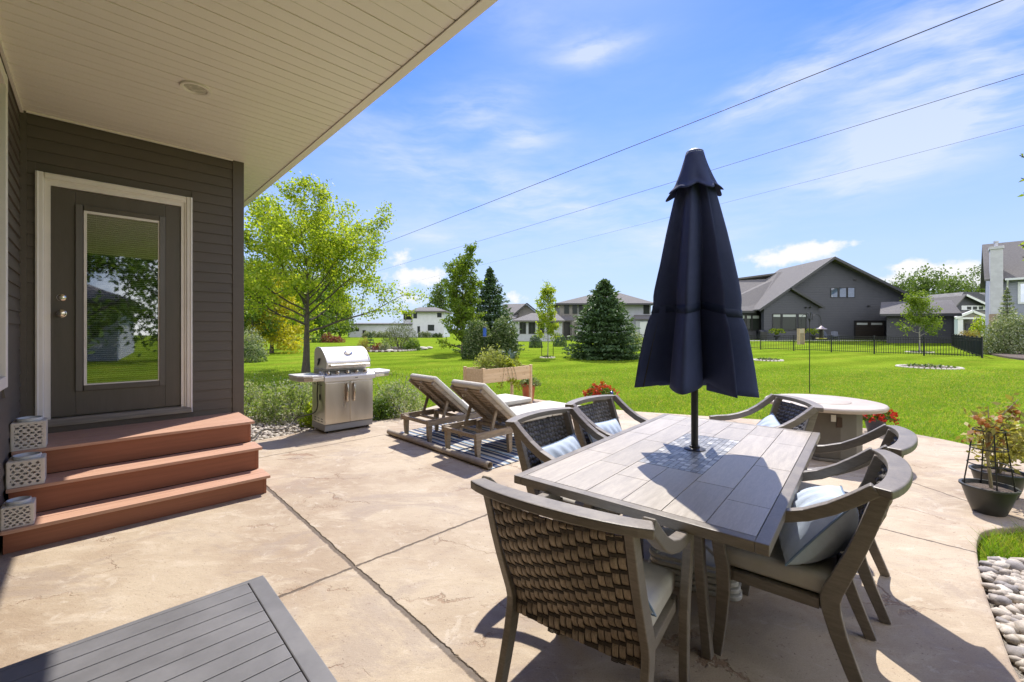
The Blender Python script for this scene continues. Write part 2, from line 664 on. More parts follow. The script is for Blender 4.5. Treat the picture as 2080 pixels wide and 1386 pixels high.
# mower passes
pu = x.vm('DOT_PRODUCT', co, (-.52, .854, 0), out=1)
st_ = x.ramp(x.m('ADD', x.m('SINE', x.m('ADD', x.m('MULTIPLY', pu, 2.4), x.m('MULTIPLY', x.noise(co, .35, 3), 5.0))), x.m('MULTIPLY', x.noise(co, .8, 4), .8)), -.6, 1.3, .88, 1.12)
col = x.mix(1.0, col, st_, 'MULTIPLY')
col = x.mix(x.ramp(x.noise(co, .42, 6, .7), .54, .70, 0, .55), col, (.265, .262, .035))
col = x.mix(1.0, col, x.ramp(n3, .3, .7, .60, 1.36), 'MULTIPLY')
x.l.new(col, b.inputs['Base Color'])
b.inputs['Roughness'].default_value = .75
b.inputs['Specular IOR Level'].default_value = .0
x.l.new(x.bump(x.m('ADD', n3, x.noise(co, 90, 2)), .8, .03), b.inputs['Normal'])
M_LAWN = m
gx = np.unique(np.concatenate([np.linspace(-700, -60, 17), np.linspace(-60, 80, 71), np.linspace(80, 700, 17)]))
gy = np.unique(np.concatenate([np.linspace(-120, -6, 13), np.linspace(-6, 80, 87), np.linspace(80, 900, 21)]))
GX, GY = np.meshgrid(gx, gy)
GZ = ground_z(GX, GY)
W_ = len(gx)
ii, jj = np.meshgrid(np.arange(W_ - 1), np.arange(len(gy) - 1))
q = (jj * W_ + ii).ravel()
lawn = np_mesh('lawn', np.stack([GX, GY, GZ], -1).reshape(-1, 3), np.stack([q, q + 1, q + W_ + 1, q + W_], -1), M_LAWN, smooth=True)
tag(lawn, kind='structure')

# ---- beds
GRAVEL_L = [(-3.42, 5.74), (-3.10, 6.04), (-2.72, 6.58), (-2.2, 6.98), (-1.75, 7.7), (-2.2, 8.4), (-3.6, 7.9), (-5.2, 6.9), (-4.6, 5.2), (-3.6, 5.1)]
STONES_R = [(2.97, 2.70), (2.66, 2.37), (2.36, 2.02), (2.11, 1.74), (1.78, 1.1), (2.4, .9), (3.2, 1.5), (3.9, 2.3), (3.6, 2.64)]
GRASS_R = [(2.99, 2.70), (3.25, 2.97), (3.46, 3.10), (3.87, 3.15), (4.42, 3.36), (5.0, 3.7), (5.5, 4.2), (6.6, 4.0), (5.2, 3.2), (4.2, 2.5), (3.6, 2.62)]
M_SOIL = mat('mulch_soil', (.060, .042, .030), (.13, .095, .07), 18, .9, bump=.7, dist=.02)
M_STONEBASE = mat('gravel_bed', (.30, .26, .21), (.52, .47, .40), 60, .85, bump=.9, dist=.02)
STONE_BED = [(2.80, 2.78), (2.45, 2.45), (2.1, 2.05), (1.85, 1.74), (1.55, 1.1), (1.6, .6), (2.4, .9), (3.2, 1.5), (3.9, 2.3), (3.6, 2.64)]
for nm, poly in (('gravel_bed', GRAVEL_L), ('stone_bed', STONE_BED)):
    o = MB().prism(smooth_poly(poly, 1), -0.09, -0.033).build(nm, M_STONEBASE)
    tag(o, kind='structure')


def stones(name, poly, n, smin, smax, m_, zb, label, cat, flat=.6):
    """loose stones heaped over a bed: one heap nobody could count"""
    ico = bmesh.new(); bmesh.ops.create_icosphere(ico, subdivisions=2 if smax > .05 else 1, radius=1.0)
    bv = np.array([v.co[:] for v in ico.verts]); bf = np.array([[v.index for v in f.verts] for f in ico.faces]); ico.free()
    pa = np.array(poly); lo, hi = pa.min(0), pa.max(0)
    pts = []
    while len(pts) < n:
        p = rng.uniform(lo, hi, (n * 3, 2))
        p = p[in_poly(p[:, 0], p[:, 1], poly) & ~in_poly(p[:, 0] - .03, p[:, 1] + .0, PATIO_S)]
        pts += list(p)
    pts = np.array(pts[:n])
    vs, fs = [], []
    for i, p in enumerate(pts):
        s = rng.uniform(smin, smax) * (1 if rng.random() < .8 else 1.35)
        sc = np.array([s * rng.uniform(.9, 1.4), s * rng.uniform(.75, 1.0), s * flat * rng.uniform(.7, 1.1)])
        ph = rng.uniform(0, 6.28, 3)
        vv_ = bv * (1 + .10 * np.sin(bv[:, [1, 2, 0]] * 2.6 + ph)) * sc
        a = rng.uniform(0, 6.28); tl = rng.normal(0, .28)
        Rz = np.array([[math.cos(a), -math.sin(a), 0], [math.sin(a), math.cos(a), 0], [0, 0, 1]])
        Rx = np.array([[1, 0, 0], [0, math.cos(tl), -math.sin(tl)], [0, math.sin(tl), math.cos(tl)]])
        vv_ = vv_ @ (Rz @ Rx).T + np.array([p[0], p[1], zb + sc[2] * .45 + rng.uniform(0, smax * .5)])
        vs.append(vv_); fs.append(bf + i * len(bv))
    o = np_mesh(name, np.concatenate(vs), np.concatenate(fs), m_, smooth=True)
    return tag(o, label, cat, kind='stuff')


def stonemat(name, a, b_, c_):
    m_ = bpy.data.materials.new(name); m_.use_nodes = True
    y = NT(m_.node_tree); bb = y.n['Principled BSDF']
    g = y.n.new('ShaderNodeNewGeometry').outputs['Random Per Island']
    c1_ = y.mix(y.ramp(g, .0, .6), a, b_)
    c2_ = y.mix(y.ramp(y.m('FRACT', y.m('MULTIPLY', g, 13.7)), .72, .8), c1_, c_)
    n_ = y.noise(y.coord('Object'), 40, 5, .65)
    c3_ = y.mix(1.0, c2_, y.ramp(n_, .25, .75, .72, 1.2), 'MULTIPLY')
    y.l.new(c3_, bb.inputs['Base Color'])
    bb.inputs['Roughness'].default_value = .72
    y.l.new(y.bump(n_, .25, .006), bb.inputs['Normal'])
    return m_


M_RIVER = stonemat('river_stone', (.62, .56, .47), (.44, .38, .31), (.30, .27, .25))
M_PEBBLE = stonemat('pale_pebble', (.70, .64, .54), (.52, .46, .38), (.34, .29, .25))
stones('river_stones', smooth_poly(STONE_BED, 1), 1900, .024, .046, M_RIVER, -.035, 'pale rounded river stones heaped along the curved patio edge', 'river stones')
stones('pebbles', smooth_poly(GRAVEL_L, 1), 2600, .016, .034, M_PEBBLE, -.034, 'small pale pebbles in the bed between wooden steps and grill', 'pebbles')

# ---- grass blades near the patio
def blades(n, x0, x1, y0, y1, keep, dens=None, hgt=(.025, .055), wid=.006):
    px_ = rng.uniform(x0, x1, n); py_ = y0 + (y1 - y0) * rng.random(n) ** 1.35
    k = keep(px_, py_) & (rng.random(n) > sstep(y1 * .62, y1, py_) * (1 - .001))
    px_, py_ = px_[k], py_[k]
    n = len(px_)
    a = rng.uniform(0, 6.28, n); h = rng.uniform(*hgt, n); ln = rng.normal(0, .55, (n, 2)) * h[:, None]
    wd = wid * (0.7 + .075 * py_)
    z = ground_z(px_, py_) - .004
    p0 = np.stack([px_ + np.cos(a) * wd, py_ + np.sin(a) * wd, z], -1)
    p1 = np.stack([px_ - np.cos(a) * wd, py_ - np.sin(a) * wd, z], -1)
    p2 = np.stack([px_ + ln[:, 0], py_ + ln[:, 1], z + h], -1)
    vs = np.stack([p0, p1, p2], 1).reshape(-1, 3)
    return vs, np.arange(3 * n).reshape(-1, 3)


def keep_lawn(a, b_):
    k = ~in_poly(a, b_, PATIO_S) & ~in_poly(a, b_, GRAVEL_L) & ~in_poly(a, b_, STONES_R)
    k &= (np.abs(a) < b_ * 1.28 + .3)
    return k


vs1, fs1 = blades(330000, -14, 19, 5.2, 18.5, keep_lawn)
vs2, fs2 = blades(26000, 3.1, 6.4, 2.8, 5.4, lambda a, b_: in_poly(a, b_, GRASS_R) & ~in_poly(a, b_, PATIO_S), hgt=(.05, .12), wid=.0035)
M_BLADE = leafmat('grass_blade', (.155, .280, .020), (.265, .385, .032), .5, (.38, .37, .09), rough=.6)
gb = np_mesh('grass', np.concatenate([vs1, vs2]), np.concatenate([fs1, fs2 + len(vs1)]), M_BLADE)
tag(gb, 'short bright green mown grass blades around the patio edge', 'grass', kind='stuff')

# ================================================================== OWN HOUSE (corner of the house at the local origin)
HC = (-2.993, 4.745, 0)
M_SIDE = mat('siding_taupe', (.098, .082, .064), (.108, .090, .071), 2.5, .55, fine=.06, bump=.12, bscale=60, stretch=(.15, .15, 1))
M_SOFF = mat('soffit_vinyl', (.87, .82, .74), (.89, .84, .76), 1.2, .38, spec=.5)
M_TRIMW = mat('trim_white', (.78, .73, .66), (.83, .78, .71), 3, .45)
M_DOOR = mat('door_paint', (.092, .078, .060), (.104, .088, .068), 5, .42, fine=.05, stretch=(3, 3, .4), bump=.08)
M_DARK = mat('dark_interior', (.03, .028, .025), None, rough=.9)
M_CHROME = mat('satin_nickel', (.62, .56, .47), None, rough=.22, metal=1)
M_SHINGLE = mat('roof_shingle', (.055, .050, .046), (.10, .092, .085), 14, .85, bump=.5, dist=.02, stretch=(1, 3, 1))
M_TIMBER = mat('door_sill', (.20, .17, .13), (.30, .26, .20), 8, .5, stretch=(.3, 4, 4))
house = thing('house', 'brown house with lap siding, patio door and deep cream porch soffit', 'house', HC, UA)
LW = -1.621
ZS = 3.306
PITCH = .1035


def lap_wall(axis, a0, a1, z0, z1, face, sgn, holes=()):
    """clapboard courses; axis 'x' (wall facing -y) or 'y' (wall facing +x)"""
    mb = MB()
    z = z0
    while z < z1 - .005:
        zt = min(z + PITCH, z1)
        spans = [(a0, a1)]
        for (h0, h1, hz0, hz1) in holes:
            if zt > hz0 + .01 and z < hz1 - .01:
                ns = []
                for s0, s1 in spans:
                    if h0 > s0: ns.append((s0, min(h0, s1)))
                    if h1 < s1: ns.append((max(h1, s0), s1))
                spans = [q_ for q_ in ns if q_[1] - q_[0] > .004]
        for s0, s1 in spans:
            if axis == 'x':
                mb.prism_x([(face, zt), (face, z), (face + sgn * .016, z), (face + sgn * .004, zt)], s0, s1)
            else:
                mb.prism_y([(face, zt), (face, z), (face + sgn * .016, z), (face + sgn * .004, zt)], s0, s1)
        z += PITCH
    return mb


DX0, DX1, DZ1 = -1.526, -.440, 2.817       # outside of the white door casing
lap_wall('x', LW + .045, -.085, .10, ZS, 0, -1, [(DX0, DX1, .60, DZ1)]).build('wall', M_SIDE, house)
lap_wall('y', -14.0, -.02, -.05, ZS, LW, 1, [(-1.95, -.92, 1.06, 3.2)]).build('wall', M_SIDE, house)
# wall bodies behind the boards, closing the rooms
MB().lim((LW - .2, .001, -.1), (DX0 + .03, .14, ZS)).lim((DX1 - .03, .001, -.1), (-.001, .14, ZS)).lim((DX0 + .03, .001, DZ1 - .03), (DX1 - .03, .14, ZS)) \
    .lim((DX0 + .03, .001, -.1), (DX1 - .03, .14, .60)).lim((-.14, .14, -.1), (-.002, 6.5, ZS)).lim((LW - 5, 6.5, -.1), (0, 6.6, ZS)).build('wall_core', M_SIDE, house)
MB().lim((LW - .14, -14, -.1), (LW - .001, -1.95, ZS)).lim((LW - .14, -.92, -.1), (LW - .001, 0, ZS)).lim((LW - .14, -1.95, -.1), (LW - .001, -.92, 1.06)) \
    .lim((LW - .14, -1.95, 3.2), (LW - .001, -.92, ZS)).lim((LW - 6, -14.1, -.1), (LW, -14, ZS)).build('wall_core', M_SIDE, house)
MB().lim((-.085, -.022, .0), (.022, -.0005, ZS)).lim((-.001, -.0005, .0), (.022, .09, ZS)).build('corner_board', M_SIDE, house, bevel=.003)
MB().lim((LW + .001, -.024, .0), (LW + .045, -.0005, ZS)).build('corner_board', M_SIDE, house)
lap_wall('y', .09, 6.5, -.05, ZS, 0, 1).build('wall', M_SIDE, house)
# soffit: long vinyl planks with grooves
mb = MB()
yb = -9.0
k = 0
while yb < 5.2:
    wv = .1035
    g_ = .010 if k % 3 else .014
    dpt = .003 if k % 3 else .008
    x0_ = LW - .1
    mb.lim((x0_, yb + g_ * .5, ZS), (.381, yb + wv - g_ * .5, ZS + .03))
    mb.lim((x0_, yb - g_ * .5 + .0005, ZS + dpt), (.381, yb + g_ * .5 - .0005, ZS + .03))
    yb += wv; k += 1
mb.build('soffit', M_SOFF, house)
MB().lim((.381, -9, ZS - .012), (.45, 5.2, ZS - .002)).lim((.437, -9, ZS - .002), (.45, 5.2, ZS + .20)).build('fascia', M_SOFF, house, bevel=.003)
MB().lim((LW, -9, ZS - .022), (LW + .03, -.025, ZS - .0005)).build('soffit_trim', M_SOFF, house)
MB().lim((LW + .045, -.04, ZS - .012), (-.085, -.018, ZS - .0005)).build('soffit_trim', M_SOFF, house)
# roof over it all
MB().prism_y([(.48, ZS + .21), (-6.5, ZS + 3.6), (-13, ZS + .21), (-13, ZS + .05), (.3, ZS + .05), (.44, ZS + .20)], -9, 6.9).build('roof', M_SHINGLE, house)
# recessed lamp (unlit) in the soffit: direction of (397,179)
lx, ly = PX(397, (ZS - H_EYE) * 872 / (672 - 179)), (ZS - H_EYE) * 872 / (672 - 179)
rel = Vector((lx - HC[0], ly - HC[1], 0)); LX, LY = rel.dot(U), rel.dot(V)
cl = MB().lathe([(.075, -.002), (.098, -.002), (.10, -.008), (.096, -.014), (.078, -.012), (.070, .0)], 32, (LX, LY, ZS), cap=False).build('ceiling_light', M_TRIMW, house, smooth=True)
M_LENS = mat('lamp_lens', (.50, .48, .38), (.60, .57, .46), 30, .25)
MB().lathe([(.0, -.004), (.04, -.006), (.074, -.001)], 32, (LX, LY, ZS), cap=False).build('lens', M_LENS, cl, smooth=True)
# window on the left wall
win = MB().lim((LW - .02, -.995, 1.06), (LW + .028, -.92, 3.2)).lim((LW - .02, -1.95, 1.06), (LW + .028, -1.875, 3.2)).lim((LW - .02, -1.875, 1.06), (LW + .026, -.995, 1.14)) \
    .lim((LW - .02, -1.875, 3.12), (LW + .026, -.995, 3.2)).build('window', M_TRIMW, house, bevel=.004)
M_PANE = glassmat('window_pane', mirror=.25)
MB().lim((LW - .05, -1.88, 1.13), (LW - .04, -.99, 3.13)).build('pane', M_PANE, win)
# ---- door
dr = MB().lim((-1.437, .012, .690), (-1.285, .055, 2.712)).lim((-.655, .012, .690), (-.530, .055, 2.712)).lim((-1.285, .012, .690), (-.655, .055, .905)) \
    .lim((-1.285, .012, 2.585), (-.655, .055, 2.712)).build('door', M_DOOR, house, bevel=.003)
mb = MB()
for (a, b_, c_, d_) in ((-1.285, -1.232, .905, 2.585), (-.702, -.655, .905, 2.585)):
    mb.prism([(a, .012), (b_, .012), (b_ - .008 if a < -1 else b_, -.004), (a if a < -1 else a + .0, -.010)], c_, d_)
mb.lim((-1.232, -.006, .905), (-.702, .02, .955)).lim((-1.232, -.006, 2.538), (-.702, .02, 2.585))
mb.build('lite_frame', M_DOOR, dr, bevel=.003)
MB().lim((-1.232, -.001, .955), (-1.212, .018, 2.538)).lim((-1.212, -.001, 2.516), (-.702, .018, 2.538)).lim((-1.212, -.001, .955), (-.702, .018, .966)).lim((-.711, -.001, .966), (-.702, .018, 2.516)) \
    .build('glazing_bead', M_TRIMW, dr)
M_DGLASS = glassmat('door_glass', mirror=.22, clear=.68)
MB().lim((-1.213, .0145, .965), (-.710, .0165, 2.517)).build('glass', M_DGLASS, dr)
M_BLIND = mat('blind_slat', (.72, .70, .64), None, rough=.6)
mb = MB()
zz = .975
while zz < 2.51:
    mb.box((-.962, .033, zz), (.50, .014, .0012), rot=Matrix.Rotation(RAD(40), 3, 'X'))
    zz += .0195
for cx_ in (-1.15, -.78):
    mb.tube([(cx_, .026, .97), (cx_, .026, 2.51)], .0012, 4)
mb.build('blind', M_BLIND, dr)
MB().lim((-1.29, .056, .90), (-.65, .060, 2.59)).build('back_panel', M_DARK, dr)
kn = MB().lathe([(.0, .0), (.034, .0), (.034, .006), (.026, .010), (.012, .012), (.012, .030), (.026, .036), (.030, .048), (.026, .060), (.012, .066), (.0, .067)], 28, cap=False).build('door_knob', M_CHROME, dr, smooth=True)
kn.location = (-1.372, .012, 1.602); kn.rotation_euler = (RAD(90), 0, 0)
kn = MB().lathe([(.0, .0), (.031, .0), (.031, .008), (.022, .016), (.010, .018), (.0, .018)], 28, cap=False).build('deadbolt', M_CHROME, dr, smooth=True)
kn.location = (-1.372, .012, 1.742); kn.rotation_euler = (RAD(90), 0, 0)
# casing with a brickmould profile, jambs and sill
prof = [(0, .0), (0, -.030), (.012, -.036), (.022, -.030), (.044, -.028), (.052, -.018), (.060, -.018), (.060, .0)]
mb = MB()
mb.prism([(DX0 + p[0], p[1]) for p in prof], .615, DZ1)
mb.prism([(DX1 - p[0], p[1]) for p in prof][::-1], .615, DZ1)
mb.prism_x([(p[1], DZ1 - p[0] - .0008) for p in prof], DX0 + .058, DX1 - .058)
cs = mb.build('door_casing', M_TRIMW, house)
MB().lim((DX0 + .060, -.006, .615), (-1.437, .06, DZ1 - .06)).lim((-.530, -.006, .615), (DX1 - .060, .06, DZ1 - .06)).lim((-1.437, -.006, 2.716), (-.530, .06, DZ1 - .06)).build('door_jamb', M_TRIMW, house)
MB().prism_x([(.06, .684), (-.02, .676), (-.062, .640), (-.062, .618), (.06, .618)], DX0 + .01, DX1 - .01).build('door_sill', M_TIMBER, house, bevel=.002)
MB().lim((LW + .045, -.012, .0), (-.085, -.0005, .10)).lim((DX0 - .01, -.03, .56), (DX1 + .01, -.0005, .614)).build('skirt_board', M_SIDE, house)

# ================================================================== STEPS
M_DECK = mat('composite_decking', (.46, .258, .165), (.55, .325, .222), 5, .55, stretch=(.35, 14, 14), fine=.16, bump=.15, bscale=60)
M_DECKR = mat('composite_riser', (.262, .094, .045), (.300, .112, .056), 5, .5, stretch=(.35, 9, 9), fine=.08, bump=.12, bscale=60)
steps = thing('steps', 'three reddish brown composite steps below the patio door', 'steps', HC, UA)
SX0, SX1 = LW + .022, -.035
for (z, y0, y1, zb) in ((.158, -1.23, -.955, 0), (.360, -.975, -.685, .158), (.562, -.70, -.014, .360)):
    tr = MB()
    n = 2 if y1 - y0 < .4 else 5
    bw = (y1 - y0) / n
    for k in range(n):
        tr.lim((SX0, y0 + k * bw + (.002 if k else 0), z - .025), (SX1, y0 + (k + 1) * bw - .002, z))
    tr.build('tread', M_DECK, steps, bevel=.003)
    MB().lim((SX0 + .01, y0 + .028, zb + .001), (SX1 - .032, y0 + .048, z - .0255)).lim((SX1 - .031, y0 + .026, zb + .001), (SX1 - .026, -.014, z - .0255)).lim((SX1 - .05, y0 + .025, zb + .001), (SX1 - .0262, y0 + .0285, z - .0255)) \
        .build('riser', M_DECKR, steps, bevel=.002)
    MB().lim((SX0 + .01, y0 + .05, max(zb - .2, 0.001)), (SX1 - .032, -.02, z - .026)).build('stringer', M_DARK, steps)

# ---- perforated lanterns on the steps
M_CERAM = mat('lantern_ceramic', (.60, .555, .47), (.68, .63, .545), 8, .5, bump=.1)
M_RIMG = mat('lantern_rim', (.55, .57, .56), None, rough=.4)


def lantern(loc, wd, hh, label):
    th = thing('lantern', label, 'lantern', loc, UA, 'perforated lanterns on the steps')
    nx = 4
    mb = MB()
    t_ = .010
    # four pierced sides: a staggered lattice of lens-shaped holes cut out of a fine grid
    n = 36
    nz = max(int(n * hh / wd), 10)
    pit = wd * .88 / 4
    for s in range(4):
        an = s * PI / 2
        Mr = Matrix.Rotation(an, 3, 'Z')
        cells = []
        for i in range(n):
            for j in range(nz):
                u_ = (i + .5) / n * wd - wd / 2
                v_ = (j + .5) / nz * hh
                hole = False
                if abs(u_) < wd * .43 and .012 < v_ < hh - .012:
                    r_ = round((v_ - hh / 2) / (pit * .58))
                    off = (r_ % 2) * .5
                    q_ = round(u_ / pit - off) + off
                    du, dv = u_ - q_ * pit, v_ - hh / 2 - r_ * pit * .58
                    hole = abs(du) / (pit * .35) + abs(dv) / (pit * .27) < 1.0 or (du / (pit * .29)) ** 2 + (dv / (pit * .21)) ** 2 < 1
                if not hole:
                    cells.append((i, j))
        vi = {}
        vs_, fs_ = [], []

        def vid(i, j):
            if (i, j) not in vi:
                vi[(i, j)] = len(vs_)
                vs_.append(Mr @ Vector((i / n * wd - wd / 2, -wd / 2, j / nz * hh)))
            return vi[(i, j)]
        for i, j in cells:
            fs_.append((vid(i, j), vid(i + 1, j), vid(i + 1, j + 1), vid(i, j + 1)))
        mb.add(vs_, fs_)
    mb.build('body', M_CERAM, th, solid=t_)
    MB().lim((-wd / 2 + .004, -wd / 2 + .004, .0), (wd / 2 - .004, wd / 2 - .004, .012)).build('base', M_CERAM, th)
    tp = MB()
    seg = 32
    vs_ = [(wd / 2 * max(-1, min(1, 1.45 * math.cos(2 * PI * k / seg))), wd / 2 * max(-1, min(1, 1.45 * math.sin(2 * PI * k / seg))), hh) for k in range(seg)] + \
          [(wd * .36 * math.cos(2 * PI * k / seg), wd * .36 * math.sin(2 * PI * k / seg), hh) for k in range(seg)]
    tp.add(vs_, [(k, (k + 1) % seg, seg + (k + 1) % seg, seg + k) for k in range(seg)])
    tp.build('top', M_CERAM, th, solid=.008)
    MB().lathe([(wd * .40, .003), (wd * .43, .012), (wd * .42, .026), (wd * .39, .028), (wd * .365, .014), (wd * .36, -.03)], 32, (0, 0, hh), cap=False).build('rim', M_RIMG, th, smooth=True)
    return th


def hl(x_, y_, z_):
    p = Vector(HC) + U * x_ + V * y_
    return (p.x, p.y, z_)


lantern(hl(-1.517, -.585, .563), .168, .200, 'tall cream perforated lantern on the top step')
lantern(hl(-1.510, -.868, .361), .170, .178, 'cream perforated lantern on the middle step')
lantern(hl(-1.528, -1.128, .159), .138, .138, 'smallest cream perforated lantern on the bottom step')

# ================================================================== DINING SET
M_FRAME = mat('brushed_taupe_frame', (.180, .153, .122), (.225, .194, .158), 6, .42, stretch=(2, 2, 14), fine=.14, bump=.10, bscale=70)
M_WEAVE_B = mat('woven_strip_brown', (.225, .172, .118), (.330, .258, .185), 9, .5, stretch=(8, 8, .4), fine=.42, island=.20)
M_WEAVE_F = mat('woven_strip_dark', (.085, .078, .070), (.17, .155, .138), 9, .45, stretch=(5, 5, .5), fine=.25, island=.25)
M_CORD = mat('weave_cord', (.055, .043, .032), (.105, .082, .060), 40, .6)
M_CUSH = mat('seat_fabric', (.47, .44, .39), (.53, .50, .44), 3, .85, fine=.06, bump=.25, bscale=420, dist=.002)
M_PILLOW = mat('pillow_blue', (.44, .52, .62), (.50, .58, .68), 5, .85, fine=.07, bump=.25, bscale=300, dist=.002)
M_PIPE = mat('pillow_piping', (.17, .24, .34), None, rough=.8)

STILE = [(-.285, .862), (-.262, .79), (-.235, .70), (-.200, .60), (-.160, .50), (-.135, .44), (-.124, .40), (-.128, .355), (-.150, .27), (-.188, .16), (-.250, 0.0)]


def stile_y(z):
    pts = sorted([(b_, a) for a, b_ in STILE])
    for (z0, y0), (z1, y1) in zip(pts, pts[1:]):
        if z0 <= z <= z1:
            return y0 + (y1 - y0) * (z - z0) / (z1 - z0)
    return pts[-1][1]


def bow(x_):
    return -.050 * (1 - (x_ / .335) ** 2)


def make_chair(label):
    th = thing('dining_chair', label, 'chair', group='dining chairs around the tiled table')
    # top rail: broad flat board bowed to the back
    path = [(.335 * s, -.288 + bow(.335 * s) + .012 * (abs(s) ** 6), .868 + .010 * (1 - s * s)) for s in np.linspace(-1, 1, 17)]
    MB().sweep(path, .032, [.062 + .012 * (1 - s * s) for s in np.linspace(-1, 1, 17)], (0, 0, 1)).build('top_rail', M_FRAME, th, bevel=.005)
    for s in (-1, 1):
        MB().sweep([(s * .270, y_, z_) for y_, z_ in STILE], .030, [.052, .052, .054, .056, .060, .064, .066, .062, .056, .050, .044], (1, 0, 0)).build('leg', M_FRAME, th, bevel=.004)
        arm = [(-.262, .874), (-.20, .822), (-.13, .770), (-.05, .724), (.04, .692), (.13, .674), (.22, .668), (.282, .660)]
        MB().sweep([(s * (.314 - .010 * (k / 7)), y_, z_) for k, (y_, z_) in enumerate(arm)], .042, .046, (1, 0, 0)).build('arm', M_FRAME, th, bevel=.005)
        leg = [(.278, .640), (.284, .58), (.272, .48), (.258, .40), (.256, .30), (.268, .15), (.286, 0)]
        MB().sweep([(s * (.300 - .018 * (1 - z_ / .64)), y_, z_) for y_, z_ in leg], .034, [.050, .050, .052, .056, .052, .046, .040], (1, 0, 0)).build('leg', M_FRAME, th, bevel=.004)
    # seat frame
    fr = MB()
    fr.lim((-.262, .225, .335), (.262, .262, .385)).lim((-.256, -.125, .34), (.256, -.09, .385))
    for s in (-1, 1):
        fr.lim((s * .232, -.089, .340), (s * .266, .2245, .384))
    fr.lim((-.231, -.0895, .36), (.231, .2245, .372))
    fr.build('seat_frame', M_FRAME, th, bevel=.003)
    # woven back: two skins of overlapping strips over dark cords
    zt, zb = .838, .335

    def skin(front):
        mb = MB(); cords = MB()
        ncol, pit = (20, .058) if not front else (17, .051)
        wcol = .50 / ncol
        sg = 1 if front else -1

        def S(x_, z_, o):
            y_ = stile_y(min(max(z_, 0), .86)) + bow(x_ * 1.1) * min(1, max(.2, (z_ - .25) / .45))
            return (x_, y_ + sg * o, z_)
        for i in range(ncol):
            xc = -.25 + (i + .5) * wcol
            off = ((i // 2) * .40 + (i % 2) * .06) % 1.0 * pit if not front else (i % 2) * .5 * pit
            L_ = pit if not front else pit * .62
            z_ = zt + off
            while z_ > zb:
                a, b_ = min(z_, zt), max(z_ - L_ * .80, zb)
                if a - b_ > .008:
                    vs = []
                    NK = 9 if not front else 5
                    for k in range(NK):
                        f = k / (NK - 1)
                        zz = a + (b_ - a) * f
                        bulge = .0005 + .0085 * math.sin(PI * (.02 + .96 * f)) ** .75
                        for q_, lift in ((-.43, -.0030), (-.34, .0006), (-.15, -.0001), (0, .0009), (.15, -.0001), (.34, .0006), (.43, -.0030)):
                            vs.append(S(xc + q_ * wcol * 1.0 + .0005 * math.sin(i * 5.1 + z_ * 90 + k), zz, bulge * (.85 + .3 * math.sin(i * 12.7 + z_ * 211) ** 2) + lift))
                    fs = [(r_ * 7 + c_, r_ * 7 + c_ + 1, r_ * 7 + c_ + 8, r_ * 7 + c_ + 7) for r_ in range(NK - 1) for c_ in range(6)]
                    mb.add(vs, fs)
                if not front and b_ > zb + .004:
                    for dz_ in (.0012, .0058, .0104):
                        cords.tube([S(xc - wcol * .5, b_ - dz_, .0045), S(xc, b_ - dz_, .0065), S(xc + wcol * .5, b_ - dz_, .0045)], .0022, 5)
                z_ -= L_
        if not front:
            return mb, cords, S
        return mb, None, S
    mbk, cords, S = skin(False)
    br = mbk.build('backrest', M_WEAVE_B, th, smooth=2)
    core = MB().grid(lambda u_, v_: S(-.252 + .504 * u_, zb + (zt - zb) * v_, .0), 10, 14)
    core.add(cords.v, cords.f)
    core.build('weave_cord', M_CORD, br)
    mbf, _, _ = skin(True)
    mbf.build('backrest_front', M_WEAVE_F, th, smooth=2)
    # cushion
    MB().box((0, .082, .430), (.500, .420, .088)).build('cushion', M_CUSH, th, smooth=True, bevel=.026, seg=4)
    return th


def cushion_mesh(a, b_, t_, pleat=0.0, n=26, seed=0):
    mb = MB()
    for sg in (1, -1):
        def fn(u_, v_):
            x_, y_ = u_ * 2 - 1, v_ * 2 - 1
            h_ = max((1 - x_ * x_) * (1 - y_ * y_), 0) ** .5 * t_
            h_ *= 1 + pleat * (math.sin(x_ * 17 + 1.6 * math.sin(y_ * 2 + seed)) * .5 + .25 * math.sin(x_ * 31 + y_ * 5 + seed))
            return (a * x_ * (1 - .09 * (1 - y_ * y_)), b_ * y_ * (1 - .07 * (1 - x_ * x_)), sg * h_)
        mb.grid(fn, n, n)
    return mb


def place(o, loc, f, up_=None):
    o.location = loc
    o.rotation_euler = (0, 0, math.atan2(-f[0], f[1]))


def make_pillow(label, seed, size=(.23, .155, .075)):
    a, b_, t_ = size
    p = thing('throw_pillow', label, 'pillow', group='blue throw pillows on the dining chairs')
    c = cushion_mesh(a, b_, t_, .14, seed=seed).build('pillow_cover', M_PILLOW, p, smooth=2)
    rim = []
    for k in range(64):
        q_ = 2 * PI * k / 64
        cx_, cy_ = math.cos(q_), math.sin(q_)
        s = max(abs(cx_), abs(cy_))
        x_, y_ = cx_ / s, cy_ / s
        rim.append((a * x_ * (1 - .09 * (1 - y_ * y_)), b_ * y_ * (1 - .07 * (1 - x_ * x_)), 0))
    rim.append(rim[0])
    MB().tube(rim, .0045, 6, cap=False).build('piping', M_PIPE, p, smooth=True)
    return p


